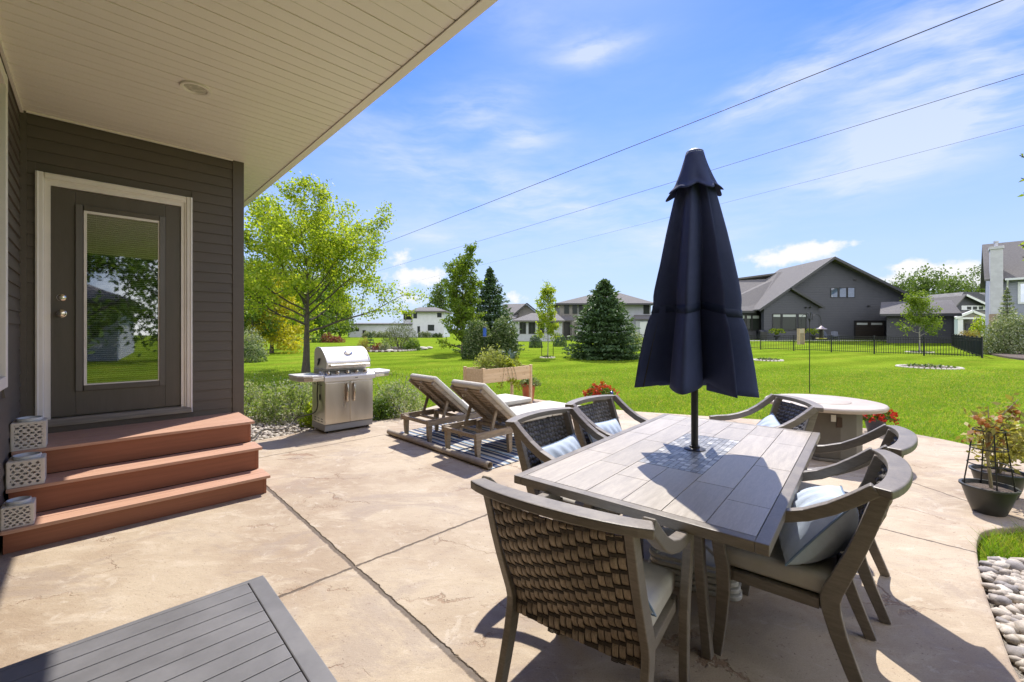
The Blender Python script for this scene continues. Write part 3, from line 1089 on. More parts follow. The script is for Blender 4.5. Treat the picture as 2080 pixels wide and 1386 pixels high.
# seats: centre of the top rail, facing
SEATS = [((.112, 1.406), (.583, .813), 'dining chair at the near table end, its brown woven back to the viewer'),
         ((.177, 2.945), (.735, -.678), 'dining chair pushed under the table beside the loungers, nearer of that pair'),
         ((.633, 3.57), (.720, -.694), 'dining chair pushed under the table just left of the umbrella, in front of red flowers'),
         ((2.345, 3.485), (-.992, .12), 'dining chair turned sideways at the far table corner, in front of the round fire table'),
         ((1.574, 1.762), (-.769, .639), 'dining chair right of the table nearest the viewer, pillow under its arm'),
         ((2.09, 2.285), (-.757, .653), 'dining chair on the right of the table, the one farther off with a bare seat')]
protoc = None
for (cx_, cy_), f, lab in SEATS:
    f = Vector((f[0], f[1], 0)).normalized()
    loc = Vector((cx_, cy_, 0)) + f * .325
    rz = math.atan2(-f.x, f.y)
    if protoc is None:
        protoc = make_chair(lab)
        protoc.location = loc; protoc.rotation_euler = (0, 0, rz)
    else:
        bpy.context.view_layer.update()
        dup(protoc, loc, rz, lab, 'dining chairs around the tiled table')

PIL = [(0, (.03, .015), .585, RAD(66), 0.12, 'light blue pillow half hidden in the near end chair', (.225, .15, .06)),
       (1, (-.03, .005), .585, RAD(58), -.05, 'light blue pillow in the chair beside the loungers', (.23, .15, .07)),
       (2, (.03, .0), .59, RAD(60), .05, 'light blue pillow with sharp pleats in the chair left of the umbrella', (.23, .15, .07)),
       (3, (.06, .03), .575, RAD(50), .25, 'light blue pillow in the sideways chair by the fire table', (.23, .155, .07)),
       (4, (-.035, .055), .600, RAD(52), -.22, 'large light blue pillow in the nearest right hand chair', (.245, .185, .115))]
for si, (ox, oy), z_, tilt, roll, lab, size in PIL:
    (cx_, cy_), f, _ = SEATS[si]
    f = Vector((f[0], f[1], 0)).normalized()
    r_ = Vector((f.y, -f.x, 0))
    p = make_pillow(lab, si * 1.7, size)
    p.location = Vector((cx_, cy_, 0)) + f * (.325 - .115 + oy) + r_ * ox + Vector((0, 0, z_))
    Mz = Matrix.Rotation(math.atan2(-f.x, f.y), 4, 'Z') @ Matrix.Rotation(PI - tilt, 4, 'X') @ Matrix.Rotation(roll, 4, 'Z')
    p.rotation_euler = Mz.to_euler()

# ---- table
TC = (1.092, 2.585)
TA = math.atan2(.7714, .6363)                 # long axis
M_TILE = mat('wood_look_tile', (.385, .338, .275), (.440, .390, .322), 5, .38, stretch=(.8, 9, 9), fine=.16, island=.09, bump=.08, bscale=40)
M_GROUT = mat('tile_grout', (.055, .048, .042), None, rough=.85)
M_MOS = bpy.data.materials.new('mosaic_glass'); M_MOS.use_nodes = True
y_ = NT(M_MOS.node_tree); bb = y_.n['Principled BSDF']
g_ = y_.n.new('ShaderNodeNewGeometry').outputs['Random Per Island']
y_.l.new(y_.mix(y_.ramp(y_.m('FRACT', y_.m('MULTIPLY', g_, 7.7)), .55, .65), y_.mix(g_, (.19, .19, .19), (.36, .35, .33)), y_.mix(g_, (.66, .64, .59), (.11, .12, .14))), bb.inputs['Base Color'])
bb.inputs['Roughness'].default_value = .34
table = thing('dining_table', 'rectangular patio table with wood look tiles and a mosaic inlay', 'table', (TC[0], TC[1], 0), TA)
TL, TW, ZT = 1.031, .553, .730
fr = MB()
fr.lim((-TL, -TW, .690), (TL, -TW + .045, ZT)).lim((-TL, TW - .045, .690), (TL, TW, ZT)).lim((-TL, -TW + .0452, .690), (-TL + .045, TW - .0452, ZT)).lim((TL - .045, -TW + .0452, .690), (TL, TW - .0452, ZT))
fr.build('table_frame', M_FRAME, table, bevel=.003)
MB().lim((-TL + .0455, -TW + .0455, .700), (TL - .0455, TW - .0455, ZT - .006)).build('table_bed', M_GROUT, table)
tl = MB()
nrow = 6
rw = (2 * TW - .092) / nrow
rr = random.Random(4)
MX, MY = .42, rw
for r_ in range(nrow):
    y0 = -TW + .046 + r_ * rw
    x_ = -TL + .046
    first = True
    while x_ < TL - .047:
        L_ = (.30 + .15 * (r_ % 3)) if first else .60
        first = False
        x1 = min(x_ + L_, TL - .046)
        segs = [(x_, x1)]
        if r_ in (2, 3):
            segs = [(a, b2) for a, b2 in ((x_, min(x1, -MX)), (max(x_, MX), x1)) if b2 - a > .02]
        for a, b2 in segs:
            tl.lim((a + .0018, y0 + .0018, ZT - .0055), (b2 - .0018, y0 + rw - .0018, ZT - .0012 + .0008 * rr.random()))
        x_ = x1
tl.build('tile_inlay', M_TILE, table)
ms = MB()
ny = 11
hrow = 2 * MY / ny
for r_ in range(ny):
    x_ = -MX + .002
    while x_ < MX - .006:
        L_ = rr.choice([.020, .032, .046])
        x1 = min(x_ + L_, MX - .002)
        if (x_ + x1) ** 2 / 4 + (-MY + (r_ + .5) * hrow) ** 2 > .028 ** 2:
            ms.lim((x_ + .0012, -MY + r_ * hrow + .0012, ZT - .0055), (x1 - .0012, -MY + (r_ + 1) * hrow - .0012, ZT - .001))
        x_ = x1
ms.build('mosaic_inlay', M_MOS, table)
for sx in (-1, 1):
    for sy in (-1, 1):
        MB().sweep([(sx * .62, sy * .20, .689), (sx * .63, sy * .22, .35), (sx * .66, sy * .26, 0)], .05, .04, (1, 0, 0)).build('leg', M_FRAME, table, bevel=.004)
    MB().lim((sx * .62 - .02, -.19, .64), (sx * .62 + .02, .19, .688)).build('crossbar', M_FRAME, table, bevel=.003)
MB().lim((-.60, -.02, .645), (-.045, .02, .688)).lim((.045, -.02, .645), (.60, .02, .688)).build('crossbar', M_FRAME, table)

# ---- parasol
M_CANV = mat('navy_canvas', (.036, .048, .112), (.050, .062, .132), 3, .8, fine=.08, bump=.2, bscale=500, dist=.001, spec=.3)
M_BAND = mat('navy_strap', (.012, .022, .062), None, rough=.7)
M_POLE = mat('umbrella_pole', (.030, .027, .023), (.04, .036, .03), 20, .38)
M_PLAST = mat('base_plastic', (.55, .54, .47), (.62, .60, .53), 9, .5)
PCX, PCY = 1.113, 2.616
par = thing('parasol', 'closed navy patio umbrella standing through the tiled table', 'umbrella', (PCX, PCY, 0), RAD(12))
MB().tube([(0, 0, .07), (0, 0, 2.50)], .0205, 20).build('pole', M_POLE, par, smooth=True)
MB().lathe([(.020, .0), (.060, .0), (.062, .004), (.045, .010), (.030, .012), (.030, .022), (.021, .024)], 28, (0, 0, ZT - .001), cap=False).build('collar', M_POLE, par, smooth=True)
PROFR = [(0, .050), (.06, .075), (.13, .118), (.3, .178), (.5, .243), (.7, .302), (.88, .352), (1, .378)]
rj = random.Random(11)
NR = 8
ribj = [rj.uniform(-.05, .05) for _ in range(NR)]
foldj = [rj.uniform(.54, .80) for _ in range(NR)]
skew = [rj.choice((-1, 1)) * rj.uniform(.12, .34) for _ in range(NR)]
ZTOP, ZBOT = 2.46, 1.085
radf = [1.02, .92, 1.0, .9, 1.03, .95, 1.0, .93]
zj = [rj.uniform(-.035, .03) for _ in range(NR)]


def prof_r(t_):
    for (a, ra), (b2, rb) in zip(PROFR, PROFR[1:]):
        if t_ <= b2:
            return ra + (rb - ra) * (t_ - a) / (b2 - a)
    return PROFR[-1][1]


def canopy_pt(u_, t_, off=0.0):
    kf = u_ * NR
    k = int(kf) % NR
    ph = kf - int(kf)
    k2 = (k + 1) % NR
    th_ = 2 * PI * (u_ + (ribj[k] * (1 - ph) + ribj[k2] * ph) / NR)
    R_ = prof_r(t_) * (radf[k] * (1 - ph) + radf[k2] * ph) ** min(1, t_ * 1.4)
    fold = math.sin(PI * ph) ** 1.35
    dep = foldj[k] * min(1, .34 + t_ * .9)
    r_ = R_ * (1 - dep * fold) + off
    th_ += skew[k] * fold * (.35 + .75 * t_) * 1.15
    r_ *= 1 + .018 * math.sin(t_ * 9 + k * 2.1) * fold
    zb = ZBOT + zj[k] * (1 - ph) + zj[k2] * ph + .055 * fold * (1 if k % 2 else .3)
    r_ *= 1 - .07 * math.exp(-((t_ - .657) / .045) ** 2)
    r_ += .010 * math.sin(u_ * 2 * PI * 24 + 4 * t_ + k) * t_ * (1 - .4 * fold)
    return (r_ * math.cos(th_), r_ * math.sin(th_), ZTOP + (zb - ZTOP) * t_)


MB().grid(lambda u_, t_: canopy_pt(u_, t_), 192, 40, closed=True).build('canopy', M_CANV, par, smooth=2, solid=.003)
MB().grid(lambda u_, t_: canopy_pt(u_, .640 + .034 * t_, .005), 192, 2, closed=True).build('strap', M_BAND, par, smooth=2, solid=.003)


def val_pt(u_, t_):
    wv = math.cos(2 * PI * u_ * 8 + .6) * .65 + .45 * math.cos(2 * PI * u_ * 5 + 2)
    r_ = .050 + .086 * t_ ** 1.1 + .026 * t_ * t_ * wv + (.014 * math.sin(PI * min(1, max(0, (t_ - .85) / .15)) / 2))
    z_ = 2.535 - .245 * t_ ** .9 - .022 * t_ * wv
    return (r_ * math.cos(2 * PI * u_), r_ * math.sin(2 * PI * u_), z_)


MB().grid(val_pt, 160, 14, closed=True).build('vent_cap', M_CANV, par, smooth=2, solid=.003)
MB().lathe([(.0, .030), (.030, .026), (.050, .014), (.054, .0), (.0, .0)], 28, (0, 0, 2.525), cap=False).build('finial', mat('finial_grey', (.35, .38, .42), None, rough=.4), par, smooth=True)
# ribs showing under the hem
for k in range(NR):
    a = 2 * PI * (k + ribj[k]) / NR
    MB().tube([(.045 * math.cos(a), .045 * math.sin(a), 2.42), (prof_r(.55) * .80 * math.cos(a), prof_r(.55) * .80 * math.sin(a), ZTOP + (ZBOT - ZTOP) * .55), (.335 * radf[k] * math.cos(a), .335 * radf[k] * math.sin(a), 1.115)], .006, 6).build('rib', M_POLE, par)

ub = thing('umbrella_stand', 'stack of off white plastic base plates under the table', 'umbrella base', (PCX, PCY, 0), RAD(-28))


def rrect(a, r_, n=6):
    pts = []
    for cx_, cy_, s in ((a - r_, a - r_, 0), (-a + r_, a - r_, 90), (-a + r_, -a + r_, 180), (a - r_, -a + r_, 270)):
        for k in range(n + 1):
            q_ = RAD(s + 90 * k / n)
            pts.append((cx_ + r_ * math.cos(q_), cy_ + r_ * math.sin(q_)))
    return pts


for k in range(4):
    a = .255 - .008 * k
    MB().prism(rrect(a, .06), k * .030 + .001, k * .030 + .026).build('base_plate', M_PLAST, ub, bevel=.006)
mb = MB()
pp = [(q_[0], q_[1], .140) for q_ in rrect(.225, .05)]
mb.tube(pp + [pp[0]], .012, 8, cap=False)
mb.tube([(.21, .21, .14), (.03, .03, .19)], .011, 8).tube([(-.21, .21, .14), (-.03, .03, .19)], .011, 8).tube([(.21, -.21, .14), (.03, -.03, .19)], .011, 8).tube([(-.21, -.21, .14), (-.03, -.03, .19)], .011, 8)
mb.build('carry_frame', M_PLAST, ub, smooth=True)
MB().tube([(0, 0, .117), (0, 0, .40)], .030, 16).build('sleeve', M_PLAST, ub, smooth=True)

# ================================================================== COFFEE TABLE (lower left corner)
M_GREYP = mat('grey_table_slat', (.138, .135, .139), (.172, .168, .173), 4, .48, fine=.06, c3=(.215, .208, .205), bump=.06, bscale=50)
cc0 = G(534.6, 1166.5, .45)
ct = thing('coffee_table', 'low grey slatted outdoor table cut off by the lower left corner', 'table', (cc0.x, cc0.y, 0), UA)
LXc, LYc = 1.30, .92
mb = MB()
mb.lim((-LXc, -.024, .405), (0, 0, .448)).lim((-LXc, -LYc, .405), (0, -LYc + .024, .448)).lim((-.060, -LYc + .0245, .405), (0, -.0245, .4505)).lim((-LXc, -LYc + .0245, .405), (-LXc + .06, -.0245, .4505))
mb.build('frame', M_GREYP, ct, bevel=.004)
mb = MB()
ys = -.026
while ys > -LYc + .06:
    mb.lim((-LXc + .0615, ys - .0735, .428), (-.0615, ys, .4485))
    ys -= .0765
mb.build('slats', M_GREYP, ct, bevel=.0025)
for sx in (-LXc + .05, -.05):
    for sy in (-LYc + .05, -.05):
        MB().lim((sx - .028, sy - .028, 0), (sx + .028, sy + .028, .404)).build('leg', M_GREYP, ct, bevel=.003)
MB().lim((-LXc + .08, -.07, .34), (-.08, -.045, .404)).lim((-LXc + .08, -LYc + .045, .34), (-.08, -LYc + .07, .404)).build('apron', M_GREYP, ct)

# ================================================================== LOUNGERS + RUG
M_TEAK = mat('weathered_teak', (.235, .185, .130), (.350, .285, .205), 4, .7, stretch=(2, 10, 10), fine=.2, bump=.2, bscale=40, c3=(.40, .285, .17))
M_CREAM = mat('cream_canvas', (.58, .545, .46), (.64, .605, .52), 3, .85, fine=.05, bump=.2, bscale=260, dist=.002)
lo_c = Vector((-1.255, 5.645, 0))


def make_lounger(label):
    th = thing('sun_lounger', label, 'sun lounger', group='teak sun loungers on the striped rug')
    # local x along the length from the head end, y across
    hw = .315
    for s in (-1, 1):
        MB().lim((-.045, s * hw - .0125 * 1, .232), (1.88, s * hw + .0125, .310)).build('side_rail', M_TEAK, th, bevel=.004)
    for x_ in (.012, .50, 1.80):
        for s in (-1, 1):
            MB().sweep([(x_, s * (hw - .036), .300), (x_, s * (hw - .036), .15), (x_ + .006, s * (hw - .036), .0)], .044, [.072, .062, .040], (0, 1, 0)).build('leg', M_TEAK, th, bevel=.003)
    for x_ in (-.02, .50, 1.84):
        MB().lim((x_ - .018, -hw + .0135, .250), (x_ + .018, hw - .0135, .292)).build('crossbar', M_TEAK, th)
    mb = MB()
    x_ = .64
    while x_ < 1.86:
        mb.lim((x_, -hw + .014, .293), (x_ + .055, hw - .014, .309)); x_ += .072
    mb.build('seat_slats', M_TEAK, th)
    # raised back: hinge at x=.62, tilt 40 deg towards the head
    an = RAD(40)

    def bp(sx_, y2, n_):                       # distance up the back, across, out of the back's face
        return (.62 - sx_ * math.cos(an) + n_ * math.sin(an), y2, .300 + sx_ * math.sin(an) + n_ * math.cos(an))
    mb = MB()
    for s in (-1, 1):
        vs = [bp(a, s * .275 + b2, c_) for a in (0, .73) for b2 in (-.016, .016) for c_ in (-.022, .022)]
        mb.add(vs, [(0, 1, 3, 2), (4, 6, 7, 5), (0, 4, 5, 1), (2, 3, 7, 6), (0, 2, 6, 4), (1, 5, 7, 3)])
    vs = [bp(a, b2, c_) for a in (0, .72) for b2 in (-.02, .02) for c_ in (-.022, .006)]
    mb.add(vs, [(0, 1, 3, 2), (4, 6, 7, 5), (0, 4, 5, 1), (2, 3, 7, 6), (0, 2, 6, 4), (1, 5, 7, 3)])
    a = .01
    while a < .70:
        vs = [bp(q_, b2, c_) for q_ in (a, a + .048) for b2 in (-.258, .258) for c_ in (.007, .021)]
        mb.add(vs, [(0, 1, 3, 2), (4, 6, 7, 5), (0, 4, 5, 1), (2, 3, 7, 6), (0, 2, 6, 4), (1, 5, 7, 3)])
        a += .064
    mb.build('backrest', M_TEAK, th, bevel=.002)
    for s in (-1, 1):
        MB().sweep([bp(.36, s * .235, -.02), (.245, s * .24, .262)], .022, .036, (0, 1, 0)).build('prop', M_TEAK, th)
    MB().lim((.225, -.30, .240), (.262, .30, .268)).build('prop_bar', M_TEAK, th)
    # pads
    cu = MB()
    vs = [bp(a, b2, c_) for a in (.015, .755) for b2 in (-.305, .305) for c_ in (.024, .098)]
    cu.add(vs, [(0, 1, 3, 2), (4, 6, 7, 5), (0, 4, 5, 1), (2, 3, 7, 6), (0, 2, 6, 4), (1, 5, 7, 3)])
    cu.build('back_cushion', M_CREAM, th, smooth=True, bevel=.030, seg=4)
    MB().lim((.66, -.308, .312), (1.26, .308, .388)).build('seat_cushion', M_CREAM, th, smooth=True, bevel=.026, seg=4)
    MB().lim((1.262, -.308, .312), (1.90, .308, .388)).build('seat_cushion', M_CREAM, th, smooth=True, bevel=.026, seg=4)
    lp = []
    for k in range(9):
        q_ = PI * k / 8 * 1.3
        lp.append(bp(.60 + .02 * math.cos(q_), .13 + .0, -.024 - .022 * math.sin(q_)))
    MB().sweep(lp, .022, .003, (0, 1, 0)).build('tie_loop', M_CREAM, th)
    return th


l1 = make_lounger('teak sun lounger with raised cream back, the farther one beside the grill')
l1.location = (lo_c.x, lo_c.y, 0.012); l1.rotation_euler = (0, 0, UA)
bpy.context.view_layer.update()
dup(l1, (-.585, 4.935, .012), UA, 'teak sun lounger with raised cream back, the nearer one behind the dining chair', 'teak sun loungers on the striped rug')

m = bpy.data.materials.new('striped_rug'); m.use_nodes = True
x = NT(m.node_tree); b = x.n['Principled BSDF']
lx_ = x.xyz(x.coord('Object'))[0]
cr = x.n.new('ShaderNodeValToRGB')
cr.color_ramp.interpolation = 'CONSTANT'
el_ = cr.color_ramp.elements
stp = [(0, (.56, .52, .44)), (.07, (.035, .055, .11)), (.20, (.56, .52, .44)), (.24, (.03, .04, .06)), (.30, (.22, .30, .38)), (.40, (.56, .52, .44)), (.44, (.035, .055, .11)),
       (.60, (.42, .36, .26)), (.65, (.035, .055, .11)), (.74, (.56, .52, .44)), (.82, (.20, .27, .35)), (.90, (.03, .04, .06)), (.95, (.50, .45, .36))]
el_[0].position = 0; el_[0].color = stp[0][1] + (1,)
el_[1].position = stp[1][0]; el_[1].color = stp[1][1] + (1,)
for p_, c_ in stp[2:]:
    e_ = el_.new(p_); e_.color = c_ + (1,)
x.l.new(x.m('FRACT', x.m('ADD', x.m('DIVIDE', lx_, .46), .13)), cr.inputs[0])
wv = x.noise(x.mapped(x.coord('Object'), (60, 14, 1)), 6, 3)
x.l.new(x.mix(1.0, cr.outputs[0], x.ramp(wv, .2, .8, .78, 1.15), 'MULTIPLY'), b.inputs['Base Color'])
b.inputs['Roughness'].default_value = .85
x.l.new(x.bump(wv, .4, .004), b.inputs['Normal'])
M_RUG = m
M_RUGB = mat('rug_backing', (.33, .28, .22), (.40, .345, .27), 12, .8, fine=.1, bump=.3, bscale=200, dist=.003)
r0 = G(985, 958)
rug = thing('rug', 'striped navy and white outdoor rug with its left edge curled up', 'rug', (r0.x, r0.y, 0), UA)
RW, RL = 2.14, 1.75


def rug_pt(u_, v_):
    X_ = .07 + (RL - .07) * u_
    return (X_, RW * v_, .006 + .004 * math.sin(v_ * 11) * math.sin(u_ * 5) * (1 - u_))


MB().grid(rug_pt, 12, 20).build('rug_field', M_RUG, rug, solid=.005)


def curl(u_, v_):
    q_ = u_ * PI * 2.25
    rr_ = .037 - .008 * u_
    bul = 1 + .10 * math.sin(v_ * 9 + 1)
    return (.072 - rr_ * bul * math.sin(q_) * 1.0, RW * v_, .008 + rr_ * bul * (1 - math.cos(q_)))


MB().grid(curl, 22, 24).build('curled_edge', M_RUGB, rug, smooth=2, solid=.004)

# ================================================================== GRILL
M_STEEL = mat('stainless_steel', (.60, .545, .46), (.64, .585, .50), 1.2, .33, metal=1, stretch=(6, 6, .6), fine=.03)
M_LID = mat('grill_lid_steel', (.66, .62, .55), (.70, .66, .59), 2, .42, metal=.75, stretch=(1, 8, 8), fine=.03)
M_PAINT = mat('grill_cart_paint', (.40, .385, .36), (.44, .42, .39), 6, .45, metal=.4)
M_BASEG = mat('grill_base_grey', (.29, .29, .285), None, rough=.5)
M_BLACK = mat('black_plastic', (.018, .018, .018), None, rough=.45)
M_PANEL = mat('bright_steel_panel', (.66, .64, .60), (.72, .70, .66), 3, .42, metal=.35, stretch=(1, 6, 6))
gf = (G(659.5, 883) + G(757, 867)) / 2
gc = gf + V * .245
gr = thing('gas_grill', 'stainless steel gas grill on a two door cart by the gravel bed', 'grill', (gc.x, gc.y, 0), UA)
W2, D2 = .355, .245
MB().lim((-W2, -D2, .035), (W2, D2, .125)).build('base', M_BASEG, gr, bevel=.008)
for sx in (-1, 1):
    for sy in (-1, 1):
        MB().tube([(sx * .30 - .012, sy * .19, .020), (sx * .30 + .012, sy * .19, .020)], .020, 14).build('caster', M_BLACK, gr, smooth=True)
cab = MB().lim((-W2 + .004, -D2 + .004, .126), (W2 - .004, D2, .735)).build('cabinet', M_STEEL, gr, bevel=.004)
# vents and hole on the left side
mb = MB()
for (y0, z0) in ((-.14, .67), (-.02, .67), (.10, .67), (-.16, .19), (-.04, .19), (.08, .19), (-.16, .155), (-.04, .155), (.08, .155)):
    mb.lim((-W2 + .0025, y0, z0), (-W2 + .006, y0 + .07, z0 + .012))
mb.build('vent', M_BLACK, cab)
hp = MB().lathe([(0, 0), (.036, 0), (.036, .003), (0, .003)], 24, cap=False).build('port', M_BLACK, cab)
hp.location = (-W2 + .003, -.06, .50); hp.rotation_euler = (0, RAD(-90), 0); hp.scale = (1.25, .8, 1)
for s in (-1, 1):
    dd = MB().lim((s * .002, -D2 - .016, .130), (s * (W2 - .004), -D2 + .003, .715)).build('door', M_STEEL, gr, bevel=.006)
    pts = [(s * .050, -D2 - .017, .435), (s * .050, -D2 - .045, .445), (s * .050, -D2 - .052, .50), (s * .050, -D2 - .054, .56), (s * .050, -D2 - .052, .62), (s * .050, -D2 - .045, .675), (s * .050, -D2 - .017, .685)]
    MB().tube(pts, [.013, .017, .019, .020, .019, .017, .013], 10).build('handle', M_CHROME, dd, smooth=True)
# control panel with a full front band and sloping top
MB().prism_x([(-D2 - .045, .735), (-D2 - .055, .795), (-D2 - .045, .812), (-D2 - .035, .817), (-.09, .868), (-.07, .868), (-.07, .735)], -W2 - .02, W2 + .02).build('control_panel', M_PANEL, gr, bevel=.006)
sl = math.atan2(.868 - .817, (-.09) - (-D2 - .035))
for i, x_ in enumerate((-.30, -.165, -.02, .115, .25)):
    base_ = Vector((x_, -D2 + .022, .833))
    kn = MB().lathe([(.034, .0), (.036, .008), (.029, .012), (.026, .040), (.021, .046), (.0, .046)], 22, cap=False).build('knob', M_CHROME, gr, smooth=True)
    kn.location = base_; kn.rotation_euler = (sl, 0, 0)
    if i in (0, 2):
        MB().lathe([(.037, .001), (.043, .004), (.037, .006)], 22, cap=False).build('knob_ring', M_BLACK, kn)
MB().lim((.06, -D2 - .0535, .765), (.10, -D2 - .0495, .775)).build('badge', M_BLACK, gr)
# firebox and lid
MB().lim((-W2 + .02, -.069, .736), (W2 - .02, D2 - .01, .905)).build('firebox', M_PAINT, gr, bevel=.006)
lp = [(-.215, .905), (-.232, .93), (-.232, .995), (-.222, 1.015), (-.19, 1.055), (-.14, 1.11), (-.08, 1.16), (-.01, 1.195), (.07, 1.210), (.15, 1.205), (.205, 1.175), (.235, 1.12), (.238, .905)]
lid = MB().prism_x(lp, -W2 + .03, W2 - .03).build('lid', M_LID, gr, bevel=.004)
for s in (-1, 1):
    x0_ = s * (W2 - .029)
    MB().prism_x([(p_[0] * 1.02, p_[1] + (.006 if p_[1] > .92 else 0)) for p_ in lp], min(x0_, x0_ - s * .02), max(x0_ - s * .02, x0_) + .0).build('lid_end', M_LID, lid, bevel=.008)
    mb = MB().box((s * (W2 - .020), .04, 1.0), (.010, .025, .12), rot=Matrix.Rotation(RAD(35), 3, 'X')).box((s * (W2 - .018), .03, 1.03), (.012, .05, .03))
    mb.build('lid_bracket', M_BLACK, lid)
MB().tube([(-W2 + .07, -.275, .955), (W2 - .07, -.275, .955)], .016, 14).lim((-W2 + .075, -.275, .945), (-W2 + .10, -.231, .965)).lim((W2 - .10, -.275, .945), (W2 - .075, -.231, .965)).build('lid_handle', M_CHROME, lid, smooth=True)
tg = MB().lathe([(.0, .018), (.030, .018), (.036, .012), (.050, .008), (.052, .0)], 26, cap=False).build('thermometer', M_CHROME, lid, smooth=True)
tg.location = (.03, -.125, 1.124); tg.rotation_euler = (RAD(42), 0, 0); tg.scale = (1.25, .8, 1)
for s in (-1, 1):
    q0 = s * (W2 + .021); q1 = s * (W2 + .34)
    pl = [(q0, -D2 - .045), (q0 + s * .16, -D2 - .043), (q0 + s * .26, -D2 + .0), (q1 - s * .005, -D2 + .09), (q1, -D2 + .19), (q1, .20), (q0, .20)]
    sh = MB().prism(pl if s > 0 else pl[::-1], .805, .835).build('side_shelf', M_PANEL, gr, bevel=.010)
    pl2 = [(q0, -D2 - .042), (q0 + s * .15, -D2 - .040), (q0 + s * .25, -D2 + .004), (q1 - s * .012, -D2 + .095), (q1 - s * .012, .19), (q0, .19)]
    MB().prism(pl2 if s > 0 else pl2[::-1], .752, .8045).build('shelf_apron', M_STEEL, sh, bevel=.008)
hs = [(-W2 - .004, -.10, .72)]


def lw(x_, y2, z_):
    p_ = gc + U * x_ + V * y2
    return Vector((p_.x, p_.y, z_))


hose = [lw(-W2 - .012, -.02, .72), lw(-W2 - .02, -.02, .55), lw(-W2 - .05, -.04, .30), G(603, 862, .03) + Vector((0, 0, .10)), G(585, 868, .03), G(560, 874, .02), G(535, 873, .02), Vector((-3.02, 4.95, .20)), Vector((-3.02, 4.86, .42)), Vector((-2.99, 4.80, .45))]


def catmull(p, n=6):
    p = [Vector(q_) for q_ in p]
    out = []
    for i in range(len(p) - 1):
        a, b2, c_, d_ = p[max(i - 1, 0)], p[i], p[i + 1], p[min(i + 2, len(p) - 1)]
        for k in range(n):
            t_ = k / n
            out.append(.5 * ((2 * b2) + (c_ - a) * t_ + (2 * a - 5 * b2 + 4 * c_ - d_) * t_ * t_ + (3 * b2 - a - 3 * c_ + d_) * t_ ** 3))
    return out + [p[-1]]


M_HOSE = mat('gas_hose', (.045, .036, .028), None, rough=.5)
ho = MB().tube(catmull(hose), .0095, 8).build('gas_hose', M_HOSE, smooth=True)
tag(ho, 'dark gas hose looping over the pebbles from grill to house', 'hose')

# ================================================================== FIRE TABLE
M_FTOP = mat('fire_table_top', (.42, .355, .29), (.49, .42, .35), 3, .5, fine=.08, bump=.1, bscale=30)
M_FBASE = mat('fire_table_base', (.115, .100, .078), (.135, .118, .094), 4, .5)
ft = thing('fire_table', 'round stone topped fire table on a dark drum base', 'fire pit', (3.675, 5.077, 0), RAD(20))
FR = .593
MB().lathe([(.0, .565), (FR - .04, .565), (FR - .012, .572), (FR, .590), (FR, .606), (FR - .010, .618), (FR - .03, .622), (.272, .622), (.270, .616), (.0, .616)], 72, cap=False).build('top', M_FTOP, ft, smooth=True)
MB().lathe([(.0, .617), (.264, .617), (.264, .624), (.258, .627), (.0, .627)], 64, cap=False).build('burner_lid', M_FTOP, ft, smooth=True)
db = MB().lathe([(.365, .035), (.365, .564)], 12, cap=True).build('base', M_FBASE, ft, bevel=.004)
MB().lathe([(.0, .0), (.40, .0), (.405, .012), (.40, .034), (.0, .034)], 12, cap=False).build('plinth', M_FBASE, ft, bevel=.004)
kd = math.atan2(-5.077, -3.675) + .42 - RAD(20)
kx, ky = math.cos(kd), math.sin(kd)
mb = MB().box((.366 * kx, .366 * ky, .44), (.012, .055, .11), rz=kd)
mb.build('control_plate', mat('brown_knob', (.06, .03, .02), None, rough=.4), ft, bevel=.004)
k2_ = kd - .16
MB().box((.372 * math.cos(k2_), .372 * math.sin(k2_), .485), (.008, .045, .075), rz=k2_).build('tag', mat('white_tag', (.7, .68, .62), None), ft)

# ================================================================== PLANTS
M_BARK = mat('bark', (.060, .048, .038), (.115, .095, .078), 14, .9, bump=.8, dist=.02, stretch=(3, 3, .6))
M_BARKL = mat('pale_bark', (.22, .20, .17), (.34, .31, .27), 12, .85, bump=.4, dist=.01, stretch=(2, 2, .8))
L_LIME = leafmat('leaf_lime', (.215, .310, .022), (.400, .485, .050), .6, (.46, .50, .07))
L_YEL = leafmat('leaf_golden', (.38, .37, .02), (.60, .52, .05), .5)
L_MID = leafmat('leaf_mid', (.070, .135, .016), (.170, .250, .035), .45)
L_DARK = leafmat('leaf_dark', (.045, .085, .022), (.120, .180, .055), .35, (.28, .32, .17))
L_SPR = leafmat('needle_spruce', (.055, .105, .042), (.135, .210, .095), .28)
L_SAGE = leafmat('leaf_sage', (.120, .170, .060), (.280, .330, .160), .35, (.42, .44, .33))
L_MINT = leafmat('leaf_catmint', (.190, .275, .075), (.400, .470, .190), .5, (.44, .44, .42))
L_POP = leafmat('leaf_poplar', (.120, .190, .020), (.260, .340, .045), .55)
L_FAR = leafmat('leaf_far', (.085, .140, .026), (.175, .240, .055), .4)
L_RED = leafmat('petal_red', (.45, .020, .010), (.66, .055, .025), .25)
L_DRY = leafmat('leaf_dry', (.26, .25, .06), (.42, .36, .11), .4, (.30, .14, .04))
L_BLUE = leafmat('leaf_kale', (.075, .125, .095), (.150, .215, .170), .2)
L_CREAM = leafmat('petal_cream', (.55, .52, .40), (.68, .65, .52), .3)
L_WILLOW = leafmat('leaf_willow', (.085, .110, .045), (.190, .220, .105), .35)
L_RUST = leafmat('leaf_rust', (.16, .040, .025), (.30, .10, .05), .3)


